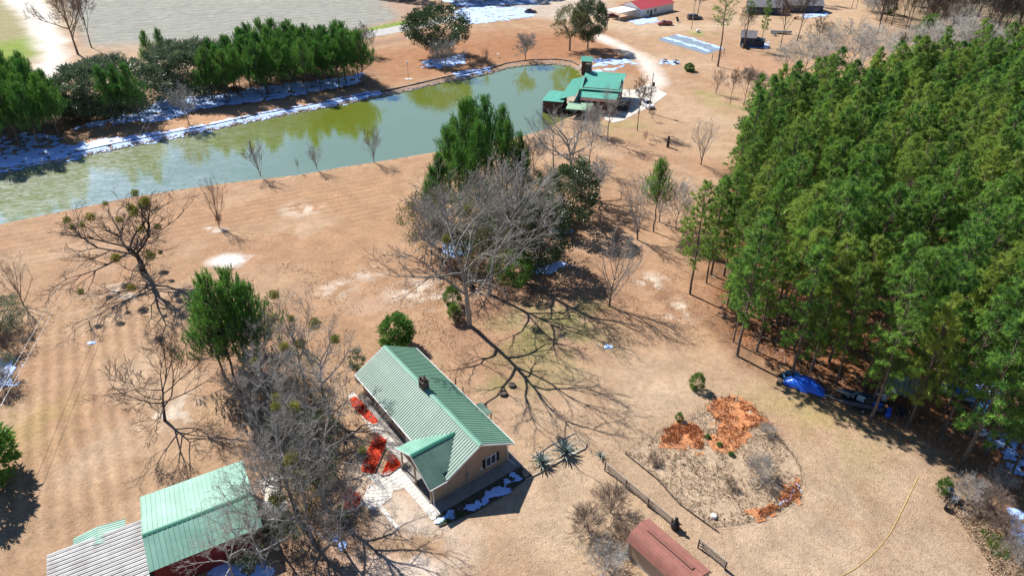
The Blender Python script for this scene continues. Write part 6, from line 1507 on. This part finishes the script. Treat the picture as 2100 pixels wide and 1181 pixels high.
# ------------------------------------------------------------------ vehicles
M['car_glass'] = mat('car_glass', (.03, .035, .045), (.02, .025, .03), 1, .05, spec=.8)
def paint_mat(n, c): return mat(n, c, tuple(x * .93 for x in c), 1, .25, spec=.7)
def vehicle(name, base, rz, kind, col, label, cat, L_=4.9, W_=1.9, H_=1.5):
    e = empty(name, G(*base), rz, label, cat); pm = paint_mat(name + '_paint', col); w_ = W_ / 2
    truck = kind == 'pickup'
    belt = .62 * H_ if not truck else .60 * H_
    def ring(x, y, z): return (x, y, z)
    prof_ = [(-L_ / 2, .35), (-L_ / 2, belt * .92), (-L_ / 2 + .15, belt), (L_ * .18, belt), (L_ / 2 - .25, belt * .86), (L_ / 2, belt * .65), (L_ / 2, .35)]
    b = MB(); b.hexa([(x, -w_, z) for x, z in prof_], [(x, w_, z) for x, z in prof_]); b.obj('body', pm, e)
    if truck: x0, x1, xr0, xr1 = -.35, L_ * .24, -.15, L_ * .10
    elif kind == 'suv': x0, x1, xr0, xr1 = -L_ / 2 + .1, L_ * .22, -L_ / 2 + .4, L_ * .08
    else: x0, x1, xr0, xr1 = -L_ * .40, L_ * .22, -L_ * .22, L_ * .06
    wi = w_ - .04; wt = w_ - .22
    b = MB(); b.hexa([(x0, -wi, belt), (x1, -wi, belt), (x1, wi, belt), (x0, wi, belt)], [(xr0, -wt, H_), (xr1, -wt, H_), (xr1, wt, H_), (xr0, wt, H_)]); b.obj('cab', pm, e)
    # glass, slightly proud of the cab
    def pane(p):
        p = [Vector(q) for q in p]; c = sum(p, Vector()) / 4; n_ = (p[1] - p[0]).cross(p[2] - p[0]).normalized()
        if n_.dot(c - Vector((0, 0, belt))) < 0: p = p[::-1]; n_ = -n_
        q = [c + (x - c) * .82 + n_ * .02 for x in p]; b = MB(); b.slab(q, .015); b.obj('window', M['car_glass'], e)
    pane([(x1, -wi, belt), (x1, wi, belt), (xr1, wt, H_), (xr1, -wt, H_)]); pane([(x0, -wi, belt), (x0, wi, belt), (xr0, wt, H_), (xr0, -wt, H_)])
    for s_ in (-1, 1):
        xm = (x0 + x1) / 2; xrm = (xr0 + xr1) / 2
        pane([(x0, s_ * wi, belt), (xm, s_ * wi, belt), (xrm, s_ * wt, H_), (xr0, s_ * wt, H_)]); pane([(xm, s_ * wi, belt), (x1, s_ * wi, belt), (xr1, s_ * wt, H_), (xrm, s_ * wt, H_)])
        for x in (-L_ * .31, L_ * .31):
            b = MB(); b.tube((x, s_ * (w_ - .12), .36), (x, s_ * (w_ + .03), .36), .36, n=14); wh = b.obj('tyre', M['black'], e); b = MB(); b.tube((x, s_ * (w_ - .1), .36), (x, s_ * (w_ + .04), .36), .2, n=10); b.obj('rim', M['steel'], wh)
        b = MB(); b.box(L_ / 2, L_ / 2 + .03, s_ * (w_ - .3) - .16, s_ * (w_ - .3) + .16, .6 * belt + .05, .6 * belt + .2) ; b.obj('headlight', M['white'], e)
        b = MB(); b.box(-L_ / 2 - .03, -L_ / 2, s_ * (w_ - .2) - .1, s_ * (w_ - .2) + .1, .6 * belt, .9 * belt); b.obj('tail_light', M['redroof'], e)
    b = MB(); b.box(L_ / 2, L_ / 2 + .08, -w_, w_, .36, .55); b.obj('bumper', M['black'], e); b = MB(); b.box(-L_ / 2 - .08, -L_ / 2, -w_, w_, .36, .55); b.obj('bumper', M['black'], e)
    if truck:
        b = MB(); b.box(-L_ / 2 + .2, x0 - .08, -w_ + .15, w_ - .15, belt + .002, belt + .02); b.obj('bed_liner', M['black'], e)
        for s_ in (-1, 1): b = MB(); b.box(-L_ / 2 + .05, x0 - .02, s_ * (w_ - .07) - .07, s_ * (w_ - .07) + .07, belt + .001, belt + .22); b.obj('bed_side', pm, e)
        b = MB(); b.box(-L_ / 2 + .001, -L_ / 2 + .12, -w_ + .15, w_ - .15, belt + .001, belt + .2); b.obj('tailgate', pm, e)
    return e
vehicle('pickup_truck', (1326, 219), -1.25, 'pickup', (.70, .72, .76), 'white pickup parked on the pad beside the utility pole', 'truck', 5.4, 1.95, 1.85)
vehicle('red_pickup_truck', (1363, 52), 3.25, 'pickup', (.28, .03, .03), 'dark red pickup parked on sand before the red roofed house', 'truck', 5.6, 2.0, 1.8)
vehicle('dark_sport_utility', (1206, 21), .5, 'suv', (.02, .02, .024), 'black car on the pale drive at the top edge, right one', 'car', 5.0, 2.0, 1.9)
vehicle('dark_sedan', (1088, 27), .2, 'sedan', (.02, .02, .03), 'black car beside the blue snow at the top edge', 'car', 4.9, 1.9, 1.5)
vehicle('covered_car', (1424, 40), .1, 'suv', (.06, .065, .09), 'dark wagon beside the thin pole at the top edge', 'car', 6.0, 2.2, 2.0)
vehicle('red_sedan', (1256, 36), .2, 'sedan', (.16, .02, .03), 'dark red car under the white carport', 'car', 4.8, 1.9, 1.5)
boat((1601, 70), -.25, 7.5, 'long white boat on a trailer in the clearing right of the blue shed', 'white', 'slate')
b = MB(); b.slab([(-.6, -.5, .3), (.6, -.5, .3), (.9, .6, 1.9), (-.3, .6, 1.9)], .25); tag(b.obj('ramp_board', M['black'], None, loc=G(1389, 46), rz=.8), 'tilted dark board on green grass before the red roofed house', 'board')
b = MB(); b.lathe([(.2, 0), (.62, .3), (.7, .7), (.5, 1.15), (.1, 1.3)], n=14); tag(b.obj('white_tank', M['white'], None, loc=G(1431, 67), scale=(1.1, 1, .9)), 'small white rounded tank near the thin pole', 'tank')
# outdoor clutter beside the slate shed and in the clearing
rg = random.Random(66)
for k, (px, py, m_, lab) in enumerate([(1522, 97, 'steel', 'pale table frame in front of the slate blue shed'), (1530, 101, 'black', 'dark pile in front of the slate blue shed'), (1590, 74, 'steel', 'grey clutter left of the white boat'), (1640, 78, 'wood', 'pale boards on the clearing floor'),
      (1660, 98, 'wood', 'log pile behind the silvery trees'), (1632, 40, 'red_wall', 'red cart near the far grey house'), (1385, 130, 'wood_dark', 'pile of dark logs beside the drive'), (1364, 128, 'wood', 'pile of pale logs beside the drive'),
      (960, 588, 'wood_dark', 'dark weathered crate stack in the middle thicket'), (1193, 142, 'white', 'white pump and pipes by the tower hut'), (1315, 30, 'wood_dark', 'dark lattice clutter at the red roofed house wall')]):
    b = MB()
    for j in range(5):
        s_ = rg.uniform(.5, 1.1); a = rg.uniform(0, 3); x = rg.uniform(-.5, .5); y = rg.uniform(-.4, .4); z = j * .22
        d_ = Vector((math.cos(a), math.sin(a), 0)) * s_; n_ = Vector((-math.sin(a), math.cos(a), 0)) * .16; c = Vector((x, y, z))
        b.hexa([c - d_ - n_, c + d_ - n_, c + d_ + n_, c - d_ + n_], [q + Vector((0, 0, .2)) for q in (c - d_ - n_, c + d_ - n_, c + d_ + n_, c - d_ + n_)])
    tag(b.obj('clutter_pile', M[m_], None, loc=G(px, py)), lab, 'pile')
